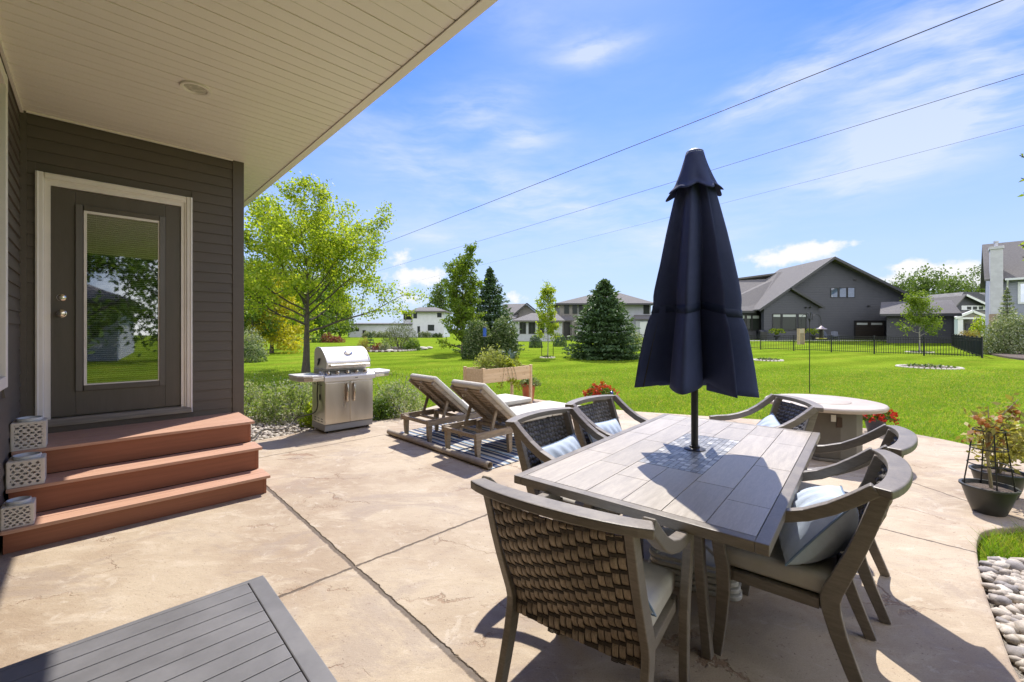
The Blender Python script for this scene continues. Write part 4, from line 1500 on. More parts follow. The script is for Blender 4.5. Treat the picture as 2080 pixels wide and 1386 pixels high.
def leaf_quads(P_, size, rg, up=0.35, asp=.55, dirs=None, spread=1.0):
    """small folded leaves, one island each"""
    n = len(P_)
    d_ = rg.normal(0, 1, (n, 3)) * spread
    if dirs is not None:
        d_ = d_ * .55 + dirs
    d_ /= np.linalg.norm(d_, axis=1)[:, None] + 1e-9
    nn = rg.normal(0, 1, (n, 3)); nn[:, 2] += up * 3
    sdv = np.cross(d_, nn); sdv /= np.linalg.norm(sdv, axis=1)[:, None] + 1e-9
    nrm = np.cross(sdv, d_)
    L_ = size * rg.uniform(.6, 1.25, n)[:, None]
    a = P_ - d_ * L_ * .5
    t_ = P_ + d_ * L_ * .5 - nrm * L_ * .12
    l_ = P_ + sdv * L_ * asp * .5 + nrm * L_ * .06
    r_ = P_ - sdv * L_ * asp * .5 + nrm * L_ * .06
    vs = np.stack([a, l_, t_, r_], 1).reshape(-1, 3)
    return vs, np.arange(4 * n).reshape(-1, 4)


def crown(name, P_, size, rg, lm, parent, **kw):
    vs, fs = leaf_quads(np.asarray(P_), size, rg, **kw)
    return np_mesh(name, vs, fs, lm, parent)


def skeleton(rg, H, r0, zb, radius, nprim, up=(25, 60), nsub=5, wob=.03, lead=.96, sub_len=.45, droop=0.0, stems=1):
    """tapered trunk, limbs and twigs; returns builder plus twig anchors (points with a spread)"""
    mb = MB()
    anchors = []
    tr = []
    nseg = 9
    off = rg.normal(0, wob * H * .25, (nseg + 1, 2)).cumsum(0) * .35
    off -= off[0]
    for k in range(nseg + 1):
        z = H * lead * k / nseg
        tr.append(Vector((off[k, 0], off[k, 1], z)))
    tr[0].z = -.12
    rad = [r0 * (1.25 if k == 0 else (1 - .93 * (k / nseg) ** .9)) for k in range(nseg + 1)]
    mb.tube(tr, rad, 9)

    def tp(z):
        f = min(max(z / (H * lead) * nseg, 0), nseg - 1e-6)
        k = int(f)
        return tr[k].lerp(tr[k + 1], f - k), rad[k] + (rad[k + 1] - rad[k]) * (f - k)
    for i in range(nprim):
        fz = (i + rg.uniform(.1, .9)) / nprim
        z0 = zb + (H * .93 - zb) * fz ** .9
        p0, rr0 = tp(z0)
        a = i * 2.39996 + rg.uniform(-.4, .4)
        e = RAD(up[0] + (up[1] - up[0]) * fz + rg.uniform(-8, 8))
        zt = min((z0 + .35 * radius(fz) - zb) / (H - zb), .98)
        L_ = radius(fz) / max(math.cos(e), .35) * rg.uniform(.78, 1.08)
        pts, rs = [], []
        dv = Vector((math.cos(a) * math.cos(e), math.sin(a) * math.cos(e), math.sin(e)))
        p = p0.copy()
        ns = 6
        br = max(rr0 * .55, r0 * .07)
        for k in range(ns + 1):
            pts.append(p.copy()); rs.append(br * (1 - .85 * k / ns))
            dv = (dv + Vector(rg.normal(0, .10, 3)) + Vector((0, 0, .05 - droop * k / ns))).normalized()
            p = p + dv * L_ / ns
        mb.tube(pts, rs, 6)
        for s in range(nsub):
            f = .25 + .75 * (s + rg.uniform(0, .9)) / nsub
            k = min(int(f * ns), ns - 1)
            q = pts[k].lerp(pts[k + 1], f * ns - k)
            sd_ = (pts[k + 1] - pts[k]).normalized()
            sv = (sd_ * .7 + Vector(rg.normal(0, .62, 3)) + Vector((0, 0, .15 - droop))).normalized()
            sl_ = L_ * sub_len * (1.1 - .5 * f) * rg.uniform(.6, 1.2)
            tw = [q]
            for j in range(3):
                sv = (sv + Vector(rg.normal(0, .16, 3)) + Vector((0, 0, -droop * .4))).normalized()
                tw.append(tw[-1] + sv * sl_ / 3)
            b0 = max(rs[k] * .5, r0 * .022)
            mb.tube(tw, [b0, b0 * .75, b0 * .5, b0 * .25], 4, cap=False)
            for j in range(1, 4):
                anchors.append((tw[j], sl_))
            anchors.append((tw[2].lerp(tw[3], .5), sl_))
        anchors.append((pts[-1], L_ * .3))
        anchors.append((pts[-2], L_ * .3))
    anchors.append((tr[-1], radius(.95) * .6))
    return mb, anchors


def scatter(rg, anchors, n, s_abs, flat=.75):
    A = np.array([a[0][:] for a in anchors])
    wgt = np.array([max(a[1], .05) for a in anchors]) ** .5
    # clumps: some twigs carry far more leaf than others
    wgt = wgt * rg.uniform(.25, 1.5, len(A))
    idx = rg.choice(len(A), n, p=wgt / wgt.sum())
    o = rg.normal(0, 1, (n, 3)) * s_abs
    o[:, 2] *= flat
    return A[idx] + o


def broadleaf(name, label, cat, loc, H, r0, zb, radius, nprim, nleaf, lsize, lm, seed, clump=.16, bark=None, group=None, up=(20, 62), nsub=5, sub_len=.45, droop=0.0, lead=.96, asp=.55):
    rg = np.random.default_rng(seed)
    th = thing(name, label, cat, (loc[0], loc[1], float(ground_z(loc[0], loc[1]))), 0, group)
    mb, an = skeleton(rg, H, r0, zb, radius, nprim, up=up, nsub=nsub, sub_len=sub_len, droop=droop, lead=lead)
    mb.build('trunk', bark or M_BARK, th, smooth=True)
    crown('crown', scatter(rg, an, nleaf, clump), lsize, rg, lm, th, asp=asp)
    return th


def conifer(name, label, loc, H, Rb, seed, n_whorl=26, per=9, lm=None, zb=.05, size=.16, powr=.85, dens=16, group=None, cat='tree'):
    rg = np.random.default_rng(seed)
    th = thing(name, label, cat, (loc[0], loc[1], float(ground_z(loc[0], loc[1]))), 0, group)
    mb = MB().tube([(0, 0, -.1), (0, 0, H * .5), (0, 0, H * .985)], [H * .022, H * .013, .008], 7)
    P_, D_ = [], []
    for wv_ in range(n_whorl):
        fz = (wv_ + rg.uniform(-.3, .3)) / n_whorl
        fz = min(max(fz, 0), .99)
        z0 = H * (zb + (1 - zb) * fz)
        R_ = Rb * (1 - fz) ** powr * rg.uniform(.86, 1.10) + .03 * H * .12
        m_ = max(4, int(per * (1 - fz * .55)))
        for k in range(m_):
            a = 2 * PI * (k + rg.uniform(-.35, .35)) / m_ + wv_ * 1.7
            L_ = R_ * rg.uniform(.72, 1.12)
            rise = .55 * fz - .18
            pts = []
            for j in range(5):
                f = j / 4
                pts.append(Vector((math.cos(a) * L_ * f, math.sin(a) * L_ * f, z0 + L_ * (rise * f + .20 * f * f - .14 * f))))
            mb.tube(pts, [.010 * H * .3 * (1 - fz * .7), .006 * H * .3, .004, .003, .002], 4, cap=False)
            nd = int(dens * (.35 + L_ / Rb))
            f = rg.uniform(.12, 1.03, nd) ** .75
            ax = np.array([math.cos(a), math.sin(a), .15]); ay = np.array([-math.sin(a), math.cos(a), 0])
            base_ = np.stack([math.cos(a) * L_ * f, math.sin(a) * L_ * f, z0 + L_ * (rise * f + .20 * f * f - .14 * f)], -1)
            lat = rg.normal(0, 1, nd) * .26 * L_ * (1.05 - .7 * f)
            P_.append(base_ + lat[:, None] * ay + rg.normal(0, .03 * H * .12 + .012, (nd, 3)))
            D_.append(ax * .8 + np.sign(lat)[:, None] * ay * .6 + np.array([0, 0, -.12]))
    tip = np.stack([rg.normal(0, .02, 26), rg.normal(0, .02, 26), rg.uniform(H * .93, H * 1.005, 26)], -1)
    P_.append(tip); D_.append(np.tile([0, 0, 1.0], (26, 1)) + rg.normal(0, .35, (26, 3)))
    mb.build('trunk', M_BARK, th, smooth=True)
    P_ = np.concatenate(P_); D_ = np.concatenate(D_)
    crown('crown', P_, size, rg, lm or L_SPR, th, dirs=D_, asp=.34, up=.5)
    return th


def shrub_pts(rg, n, rx, ry, h, rough=.16, lobes=7, fill=.5):
    """points on and inside a lobed mound"""
    u_ = rg.uniform(0, 2 * PI, n); c_ = rg.uniform(0, 1, n)
    th = np.arccos(c_)
    r_ = 1 - rg.random(n) ** 2.2 * fill
    ph = rg.uniform(0, 6.28, 6)
    lob = 1 + rough * (np.sin(u_ * 3 + ph[0]) * np.sin(th * 4 + ph[1]) + .7 * np.sin(u_ * lobes + ph[2]) * np.sin(th * 6 + ph[3])) + rg.normal(0, .04, n)
    r_ = r_ * lob
    return np.stack([rx * r_ * np.sin(th) * np.cos(u_), ry * r_ * np.sin(th) * np.sin(u_), h * r_ * np.cos(th)], -1)


def shrub(name, label, cat, loc, rx, ry, h, n, size, lm, seed, stems=7, spikes=None, group=None, asp=.55, z0=0.0, **kw):
    rg = np.random.default_rng(seed)
    th = thing(name, label, cat, (loc[0], loc[1], float(ground_z(loc[0], loc[1])) + z0), 0, group)
    mb = MB()
    for k in range(stems):
        a = rg.uniform(0, 6.28); f = rg.uniform(.25, .75)
        mb.tube([(.04 * math.cos(a), .04 * math.sin(a), -.06), (rx * f * .5 * math.cos(a), ry * f * .5 * math.sin(a), h * .4), (rx * f * math.cos(a), ry * f * math.sin(a), h * .78)], [.014 * h + .004, .010 * h + .002, .003], 5)
    mb.build('stem', M_BARK, th)
    crown('foliage', shrub_pts(rg, n, rx, ry, h, **kw), size, rg, lm, th, asp=asp)
    if spikes:
        m_, cnt, lsz = spikes
        q = shrub_pts(rg, cnt, rx, ry, h, fill=.05)
        q = q[q[:, 2] > h * .45]
        P_, D_ = [], []
        for p in q:
            dv = p / (np.linalg.norm(p) + 1e-6) + np.array([0, 0, .8]) + rg.normal(0, .2, 3)
            dv /= np.linalg.norm(dv)
            for j in range(7):
                P_.append(p + dv * (.02 + .022 * j) + rg.normal(0, .005, 3)); D_.append(dv + rg.normal(0, .4, 3))
        tag(crown('flower_spike', np.array(P_), lsz, rg, m_, th, dirs=np.array(D_), asp=.5), kind='stuff')
    return th


# ---- big lime tree behind the grill
TX, TY = PX(621, 15.2), 15.2
broadleaf('lime_leaved_tree', 'open lime green tree with dark branching limbs rising behind the grill', 'tree', (TX, TY), 4.25, .135, 1.40,
          lambda f: 3.3 - 1.75 * f ** 1.5, 27, 33000, .118, L_LIME, 26, clump=.15, up=(20, 52), nsub=9, sub_len=.40)

# ---- trees to its left and behind
broadleaf('golden_tree', 'golden yellow weeping tree left of the lime green tree trunk', 'tree', (PX(552, 29), 29), 4.6, .13, .6, lambda f: 2.3 * (1 - .65 * f), 18, 10500, .20, L_YEL, 5, clump=.36, droop=.32, up=(10, 50))
broadleaf('green_tree', 'leaning green tree at the house corner beyond the lawn', 'tree', (PX(512, 27), 27), 4.3, .10, .7, lambda f: 2.0 * (1 - .55 * f), 13, 5500, .17, L_MID, 6, clump=.26)
broadleaf('green_tree', 'small green tree with a bare thin trunk behind the lime green tree', 'tree', (PX(597, 36), 36), 4.6, .09, 1.2, lambda f: 1.9 * (1 - .5 * f), 12, 4500, .22, L_MID, 8, clump=.3)
for k, (px_, Y, hh, rr_, lab) in enumerate(((655, 75, 9.5, 4.0, 'broad dark tree in the far row left of the white house'), (592, 82, 10.5, 4.4, 'tall dark tree in the far row behind the golden tree'),
                                           (530, 70, 9.5, 4.2, 'broad dark tree in the far row at the house corner'), (690, 92, 7.0, 2.6, 'small dark tree in the far row touching the white garage'))):
    broadleaf('far_tree', lab, 'tree', (PX(px_, Y), Y), hh, .25, 1.0, lambda f, r=rr_: r * (1 - .6 * f), 14, 4200, .55, L_FAR, 30 + k, clump=.7, group='far trees left of the white house')
for k, (px_, Y, hh, rr_, lab) in enumerate(((560, 66, 7.5, 3.6, 'bushy tree in the far row between golden tree and trunk'), (628, 68, 7.0, 3.2, 'bushy tree in the far row just right of the lime tree trunk'), (668, 88, 8.5, 3.6, 'bushy tree in the far row before the white garage end'))):
    broadleaf('far_tree', lab, 'tree', (PX(px_, Y), Y), hh, .2, .4, lambda f, r=rr_: r * (1 - .5 * f), 18, 5200, .50, L_MID, 130 + k, clump=.6, group='far trees left of the white house')
shrub('shrub', 'round green shrub in a stone edged bed by the house corner', 'shrub', (PX(506, 20.5), 20.5), .75, .6, .85, 2200, .085, L_DARK, 41)
shrub('flowering_shrub', 'pale flecked shrub behind the round shrub by the house corner', 'shrub', (PX(508, 24.5), 24.5), .9, .8, 1.55, 2400, .11, L_SAGE, 42)
for k, (px_, h_, lm, lab) in enumerate(((628, .9, L_DARK, 'dark shrub at the left end of the distant rock bed'), (648, .7, L_MID, 'green shrub amid the distant rock bed'), (666, 1.1, L_RUST, 'rusty red shrub in the distant rock bed'), (684, .8, L_RUST, 'small rusty shrub at the right end of the distant rock bed'))):
    shrub('shrub', lab, 'shrub', (PX(px_, 52), 52), .9, .7, h_, 700, .17, lm, 50 + k)
shrub('grass_clump', 'tall rusty ornamental grass behind the grill lid', 'ornamental grass', (PX(738, 30), 30), .45, .4, 1.0, 900, .20, L_DRY, 60, asp=.12)

# ---- garden island left of centre
IS = [(PX(a, Y), Y) for a, Y in ((700, 31.5), (740, 30.0), (790, 29.8), (840, 31.5), (868, 34.5), (860, 37), (800, 37.5), (730, 36), (695, 34))]
M_EDGE = mat('stone_edging', (.52, .47, .40), (.64, .58, .50), 20, .8, bump=.3)
tag(MB().prism(smooth_poly(IS, 2), -.3, .035).build('garden_bed', M_SOIL), kind='structure')


def edging(poly, z_, r_, label, name='stone_edging'):
    mb = MB()
    pts = smooth_poly(poly, 2)
    rg = np.random.default_rng(len(poly) * 7)
    per = [Vector((p[0], p[1], 0)) for p in pts] + [Vector((pts[0][0], pts[0][1], 0))]
    for a, b2 in zip(per, per[1:]):
        L_ = (b2 - a).length
        n = max(1, int(L_ / (r_ * 2.4)))
        for k in range(n):
            c_ = a.lerp(b2, (k + .5) / n)
            s = r_ * rg.uniform(.75, 1.15)
            mb.lathe([(0, -s * .5), (s, -s * .3), (s * 1.1, s * .2), (s * .7, s * .75), (0, s * .85)], 6, (c_.x, c_.y, float(ground_z(c_.x, c_.y)) + z_), cap=False)
    o = mb.build(name, M_EDGE, smooth=True)
    return tag(o, label, 'edging')


edging(IS, .04, .11, 'pale stone edging around the island bed with the willow shrub')
shrub('willow_shrub', 'rounded grey green willow shrub on several stems in the island bed', 'shrub', (PX(812, 34), 34), 1.45, 1.3, 2.15, 5200, .15, L_WILLOW, 61, stems=9, asp=.22)
conifer('dwarf_conifer', 'small upright conifer at the left of the island bed', (PX(752, 33), 33), 1.35, .55, 62, n_whorl=12, per=7, size=.16, dens=10, group=None)
shrub('shrub', 'low rusty shrub beside the small conifer in the island bed', 'shrub', (PX(768, 32), 32), .5, .45, .55, 500, .12, L_RUST, 63)
shrub('shrub', 'white flowered shrub left of the willow shrub', 'shrub', (PX(782, 31.6), 31.6), .45, .4, .6, 500, .12, L_SAGE, 64)
shrub('shrub', 'low leafy shrub right of the willow shrub', 'shrub', (PX(838, 32.5), 32.5), .7, .55, .75, 800, .15, L_MID, 65)
for k, (px_, Y, s, lab) in enumerate(((858, 33.4, .34, 'flat pale boulder at the right end of the island bed'), (872, 35.2, .24, 'small reddish boulder at the tip of the island bed'), (792, 30.6, .22, 'grey boulder low in front of the willow shrub'))):
    bm_ = MB().lathe([(0, -.2 * s), (s * .8, -.1 * s), (s, .2 * s), (s * .75, .55 * s), (s * .3, .68 * s), (0, .7 * s)], 9, cap=False)
    o = bm_.build('boulder', M_EDGE, smooth=True)
    o.location = (PX(px_, Y), Y, .0); o.scale = (1.3, .9, .9)
    tag(o, lab, 'boulder')

# ---- central group
broadleaf('poplar', 'tall feathery green tree left of the pointed spruce', 'tree', (PX(940, 28), 28), 5.1, .11, .10, lambda f: 1.45 - .6 * f, 46, 11500, .17, L_POP, 71, clump=.115, up=(40, 72), nsub=6, sub_len=.34, asp=.6)
conifer('spruce', 'tall pointed dark spruce behind the leafy twin shrubs', (PX(995, 31), 31), 6.05, 2.6, 72, n_whorl=40, per=13, size=.28, dens=36, powr=.95)
shrub('lilac_shrub', 'large dark leafy shrub left of the blue bird feeder', 'shrub', (PX(972, 22.6), 22.6), .88, .85, 1.95, 6500, .115, L_DARK, 73, rough=.12, stems=9)
shrub('lilac_shrub', 'large dark leafy shrub right of the blue bird feeder', 'shrub', (PX(1022, 22.9), 22.9), .84, .85, 2.12, 6500, .115, L_DARK, 74, rough=.12, stems=9)
broadleaf('far_tree', 'rounded far tree showing above the white house roof', 'tree', (PX(893, 118), 118), 11.5, .3, 2, lambda f: 3.6 * (1 - .4 * f), 12, 2600, .75, L_FAR, 75, clump=.8)
conifer('spruce', 'broad dark spruce standing alone on the lawn left of the umbrella', (PX(1226, 22.6), 22.6), 4.15, 2.1, 76, n_whorl=36, per=15, size=.24, dens=50, powr=.74, zb=.03)
broadleaf('young_tree', 'slim yellow green young tree held by two stakes', 'tree', (PX(1112, 23.2), 23.2), 3.55, .030, .75, lambda f: .62 * (1 - .55 * f), 22, 3400, .13, L_LIME, 77, clump=.10, bark=M_BARKL, up=(35, 70), nsub=4)
for s, lab in ((-1, 'left stake beside the young yellow green tree'), (1, 'right stake beside the young yellow green tree')):
    o = MB().tube([(0, 0, -.1), (0, 0, .92)], .018, 6).tube([(0, 0, .80), (-s * .28, 0, .84)], .006, 4).build('tree_stake', M_BLACK)
    o.location = (PX(1112, 23.2) + s * .31, 23.2, -.04)
    tag(o, lab, 'stake', 'stakes of the young tree')
shrub('round_evergreen', 'ball shaped dark evergreen left of the staked young tree', 'shrub', (PX(1088, 38), 38), .60, .58, 1.15, 3000, .10, L_SPR, 78, rough=.05, asp=.4)
shrub('round_evergreen', 'ball shaped dark evergreen right of the staked young tree', 'shrub', (PX(1138, 41), 41), .66, .62, 1.2, 3000, .10, L_SPR, 79, rough=.05, asp=.4)
shrub('shrub', 'pale green bush peeping out behind the broad spruce', 'shrub', (PX(1290, 33), 33), .75, .7, 1.45, 1500, .13, L_SAGE, 80)

# ---- beds of catmint on either side of the grill
shrub('catmint', 'catmint mound filling the corner between house and grill', 'shrub', (-4.55, 7.25), .62, .62, .60, 5200, .050, L_MINT, 81, spikes=(L_SAGE, 90, .035), asp=.45)
shrub('catmint', 'catmint mound just left of the grill cart', 'shrub', (-3.62, 7.22), .58, .52, .62, 5200, .050, L_MINT, 82, spikes=(L_SAGE, 90, .035), asp=.45)
shrub('leafy_shrub', 'small yellow green plant against the grill cart side', 'shrub', (-3.02, 6.70), .25, .22, .40, 1400, .055, L_LIME, 83)
shrub('catmint', 'catmint mound right of the grill with grey flower spikes', 'shrub', (-2.02, 7.55), .50, .46, .55, 4800, .048, L_MINT, 84, spikes=(L_SAGE, 130, .035), asp=.45)
shrub('leafy_shrub', 'dark leaved low plant behind the right grill door', 'shrub', (-2.22, 7.13), .26, .24, .34, 1300, .05, L_MID, 85)

# ---- right hand side
broadleaf('young_tree', 'young spreading green tree in front of the dark garage wing', 'tree', (PX(1868, 30), 30), 3.55, .055, 1.05, lambda f: 1.25 * (1 - .55 * f), 18, 3600, .15, L_POP, 91, clump=.15, bark=M_BARKL, up=(20, 62))
shrub('silver_shrub', 'large silvery green shrub in the mulch bed at the right edge', 'shrub', (PX(2052, 27), 27), 1.45, 1.3, 2.55, 8000, .13, L_SAGE, 92, stems=8, rough=.12)
conifer('narrow_tree', 'narrow pointed grey green tree behind the silvery shrub', (PX(2046, 31), 31), 4.6, .95, 93, n_whorl=24, per=9, size=.20, dens=18, lm=L_SAGE)
shrub('low_shrub', 'low leafy groundcover clump at the corner of the mulch bed', 'shrub', (PX(2015, 28), 28), .8, .6, .5, 900, .12, L_MID, 94)
MBED = [(PX(2000, 29), 29), (PX(2018, 26), 26), (PX(2060, 22.5), 22.5), (PX(2140, 20), 20), (PX(2220, 24), 24), (PX(2200, 33), 33), (PX(2040, 33), 33)]
tag(MB().prism(smooth_poly(MBED, 2), -.3, .03).build('mulch_bed', M_SOIL), kind='structure')
shrub('yellow_shrub', 'yellow green bush before the far porch', 'shrub', (PX(1992, 52), 52), 1.0, .9, 2.6, 1500, .22, L_LIME, 95)
for k, (px_, lab) in enumerate(((1962, 'left rusty grass clump before the far porch'), (1978, 'right rusty grass clump before the far porch'))):
    shrub('grass_clump', lab, 'ornamental grass', (PX(px_, 50), 50), .9, .7, 1.1, 600, .25, L_DRY, 96 + k, asp=.2)
for k, (px_, Y, hh, rr_, lab) in enumerate(((1835, 105, 10.5, 5.0, 'tree left of the far tree row above the garage wing'), (1880, 98, 10.2, 5.0, 'lighter tree in the far row behind the garage wing'), (1925, 112, 11.2, 5.5, 'tree in the middle of the far row above the grey porch house'),
                                           (1965, 125, 12.5, 6.0, 'tall tree in the far row beside the chimney'), (2005, 120, 11, 5.5, 'tree in the far row hidden in part by the chimney house'))):
    broadleaf('far_tree', lab, 'tree', (PX(px_, Y), Y), hh, .3, 1.5, lambda f, r=rr_: r * (1 - .55 * f), 14, 3600, .62, L_FAR, 100 + k, clump=.85, group='far trees right of the grey house')


def ringbed(loc, r_, label, soil_label):
    poly = [(loc[0] + r_ * math.cos(a), loc[1] + r_ * math.sin(a)) for a in np.linspace(0, 2 * PI, 15)[:-1]]
    z_ = float(ground_z(*loc))
    th = thing('tree_ring', label, 'garden ring', (loc[0], loc[1], z_))
    MB().lathe([(0, -.05), (r_ * .96, -.05), (r_ * .95, .025), (r_ * .6, .045), (0, .06)], 28, cap=False).build('mulch', M_SOIL, th, smooth=True)
    mb = MB()
    n = int(2 * PI * r_ / .16)
    for k in range(n):
        a = 2 * PI * k / n
        s = .06
        mb.lathe([(0, -s), (s * 1.1, -s), (s * 1.1, s * .3), (s * .7, s * .7), (0, s * .8)], 6, (r_ * math.cos(a), r_ * math.sin(a), .01), cap=False)
    mb.build('edging', M_EDGE, th, smooth=True)
    ps = np.stack([np.random.default_rng(5).normal(0, r_ * .42, 70), np.random.default_rng(6).normal(0, r_ * .42, 70), np.full(70, .08)], -1)
    ps = ps[np.hypot(ps[:, 0], ps[:, 1]) < r_ * .85]
    crown('groundcover', ps, .16, np.random.default_rng(8), L_DARK, th)
    return th


ringbed((PX(1886, 17.4), 17.4), .95, 'mulched planting ring edged with stone on the right lawn', '')
ringbed((PX(1560, 21.3), 21.3), .62, 'small mulched planting ring beside the umbrella edge', '')
ringbed((PX(1868, 30), 30), .72, 'pale stone ring around the young tree by the fence', '')
ringbed((PX(1112, 23.2), 23.2), .36, 'small ring at the foot of the staked young tree', '')

# ---- twig of a tree standing just outside the right edge
rg = np.random.default_rng(201)
th = thing('overhanging_tree', 'tree outside the right edge with long leaves reaching into view', 'tree', (6.05, 4.75, -.04))
mb = MB().tube([(0, 0, -.1), (.05, 0, 1.5), (.02, .04, 3.6)], [.07, .055, .025], 8)
tips = []
for (px_, py_, k) in ((2071, 316, 6), (2074, 362, 5), (2079, 392, 3), (2072, 497, 6), (2077, 522, 4)):
    Y = 4.75
    e_ = Vector((PX(px_, Y) - 6.05, 0, PZ(py_, Y) + .04))
    s_ = Vector((.02, .02, e_.z - .25))
    mb.tube([s_, s_.lerp(e_, .5) + Vector((0, 0, .05)), e_], [.016, .010, .004], 5)
    for j in range(k):
        tips.append(((e_ + Vector((rg.uniform(.02, .12), rg.uniform(-.05, .05), rg.uniform(-.03, .03))))[:], (-1, rg.normal(0, .3), rg.uniform(-.75, .15))))
cand = rg.normal(0, 1, (5200, 3)); cand = cand / np.linalg.norm(cand, axis=1)[:, None] * (rg.random((5200, 1)) ** .45) * np.array([1.35, 1.4, 1.55]) + np.array([.45, -.15, 3.0])
cand = cand[(cand[:, 0] + 6.05) > 1.25 * (cand[:, 1] + 4.75)]
for p_ in cand[:3200]:
    tips.append((tuple(p_), tuple(rg.normal(0, 1, 3))))
for j in range(16):
    z0_ = rg.uniform(1.3, 3.4); e_ = Vector(cand[j * 31])
    s_ = Vector((.03, .02, min(z0_, e_.z)))
    mb.tube([s_, s_.lerp(e_, .5) + Vector((0, 0, .08)), e_], [.022, .014, .004], 6)
mb.build('trunk', M_BARK, th, smooth=True)
crown('crown', np.array([q_[0] for q_ in tips]), .155, rg, L_LIME, th, dirs=np.array([q_[1] for q_ in tips], float) * 2.5, asp=.30)

# ---- trees and house behind the viewer, mirrored in the door pane
broadleaf('back_tree', 'leafy tree behind the viewer mirrored in the door pane', 'tree', (8.6, -9.5), 6.0, .16, .6, lambda f: 2.5 * (1 - .6 * f), 16, 4500, .24, L_MID, 210, clump=.30)
broadleaf('back_tree', 'second leafy tree behind the viewer mirrored in the door pane', 'tree', (12.5, -9.0), 7.0, .16, .6, lambda f: 2.6 * (1 - .6 * f), 16, 4000, .26, L_MID, 211, clump=.32)

# ================================================================== POTS AND PLANTER
M_TERRA = mat('terracotta', (.42, .115, .045), (.50, .150, .065), 8, .7, bump=.1)
M_POTG = mat('dark_green_pot', (.040, .040, .034), (.052, .052, .044), 6, .42)
M_POTB = mat('blue_grey_pot', (.050, .052, .075), (.070, .072, .10), 5, .35)
M_WIRE = mat('black_wire', (.012, .011, .010), None, rough=.45)
M_PINE = mat('raw_cedar', (.60, .415, .235), (.70, .51, .31), 4, .65, stretch=(.5, 7, 7), fine=.10, bump=.1, bscale=40)
M_STALK = mat('plant_stalk', (.24, .20, .10), (.34, .28, .15), 20, .7)


def pot(th, r1, r0, h, m_, lip=.012):
    MB().lathe([(.0, .002), (r0 * .94, .0), (r0, .006), (r0 + (r1 - r0) * .45, h * .38), (r1 - (r1 - r0) * .14, h * .78), (r1, h - .014), (r1 + lip, h - .014), (r1 + lip, h), (r1 - .006, h), (r1 - .018, h * .7), (r0 * .8, .04)], 40, cap=False).build('pot', m_, th, smooth=True)
    MB().lathe([(0, h - .022), (r1 * .5, h - .018), (r1 - .008, h - .030)], 28, cap=False).build('soil', M_SOIL, th, smooth=True)


# tomato pot with its wire cage
pl = G(2012, 1049)
tp_ = thing('potted_tomato', 'dark bowl pot with a yellowing tomato plant in a black wire cage', 'potted plant', (3.81, 3.43, 0), 0)
pot(tp_, .158, .098, .215, M_POTG)
for k, (r_, z_) in enumerate(((.121, .385), (.106, .51), (.090, .655))):
    q_ = [(r_ * math.cos(a), r_ * math.sin(a), z_) for a in np.linspace(0, 2 * PI, 33)]
    MB().tube(q_, .0045, 6, cap=False).build('cage_ring', M_WIRE, tp_, smooth=True)
for k in range(4):
    a = PI / 4 + k * PI / 2 + .25
    MB().tube([(.090 * math.cos(a), .090 * math.sin(a), .658), (.106 * math.cos(a), .106 * math.sin(a), .51), (.121 * math.cos(a), .121 * math.sin(a), .385), (.138 * math.cos(a), .138 * math.sin(a), .26), (.145 * math.cos(a), .145 * math.sin(a), .17)], .0050, 6).build('cage_wire', M_WIRE, tp_, smooth=True)
rg = np.random.default_rng(301)
mb = MB(); A_ = []
mb.tube([(.02, 0, .19), (.0, .01, .45), (-.02, 0, .68)], [.012, .010, .006], 7)
for (dx_, dy_, z0, z1) in ((-.10, .02, .5, .78), (.05, .05, .52, .84), (.20, .0, .5, .80), (.26, .02, .6, .90), (-.02, -.08, .55, .74), (.12, -.05, .45, .66), (-.13, 0, .45, .60), (.16, .02, .55, .70)):
    p0_, p1_ = Vector((0, 0, z0)), Vector((dx_, dy_, z1))
    mid = p0_.lerp(p1_, .5) + Vector((0, 0, .04))
    mb.tube([p0_, mid, p1_], [.006, .005, .002], 5)
    for f in (.45, .65, .85, 1.0):
        A_.append((p0_.lerp(p1_, f), .1))
mb.build('stem', M_STALK, tp_, smooth=True)
crown('leaves', scatter(rg, A_, 190, .036), .060, rg, L_DRY, tp_, asp=.55)
M_TOM = mat('ripening_tomato', (.50, .155, .035), (.62, .25, .06), 20, .3)
for (dx_, dy_, z_) in ((-.085, -.02, .735), (-.065, .0, .715), (-.01, .0, .725), (-.045, -.03, .70), (.085, .0, .745), (.11, .01, .755), (.07, -.01, .73), (.225, .0, .80), (-.10, .0, .755)):
    MB().lathe([(0, -.020), (.015, -.015), (.021, 0), (.015, .015), (0, .019)], 12, (dx_, dy_, z_), cap=False).build('tomato', M_TOM, tp_, smooth=True)
pl = G(2088, 1036)
tp2 = thing('potted_shrub', 'round pot with a yellow leaved plant behind the tomato pot at the right edge', 'potted plant', (pl.x + .10, pl.y + .30, 0), 0)
pot(tp2, .17, .115, .22, M_POTG)
rg = np.random.default_rng(302)
mb = MB(); A_ = []
for k in range(14):
    a = rg.uniform(0, 6.28); L_ = rg.uniform(.12, .26)
    e_ = Vector((L_ * math.cos(a), L_ * math.sin(a), rg.uniform(.34, .62)))
    mb.tube([(0, 0, .18), (e_.x * .4, e_.y * .4, e_.z * .75), e_], [.006, .005, .002], 5)
    A_ += [(Vector((0, 0, .2)).lerp(e_, f), .1) for f in (.6, .8, 1)]
mb.build('stem', M_STALK, tp2)
crown('leaves', scatter(rg, A_, 620, .045), .06, rg, leafmat('leaf_pale_gold', (.34, .31, .09), (.52, .46, .16), .4), tp2)


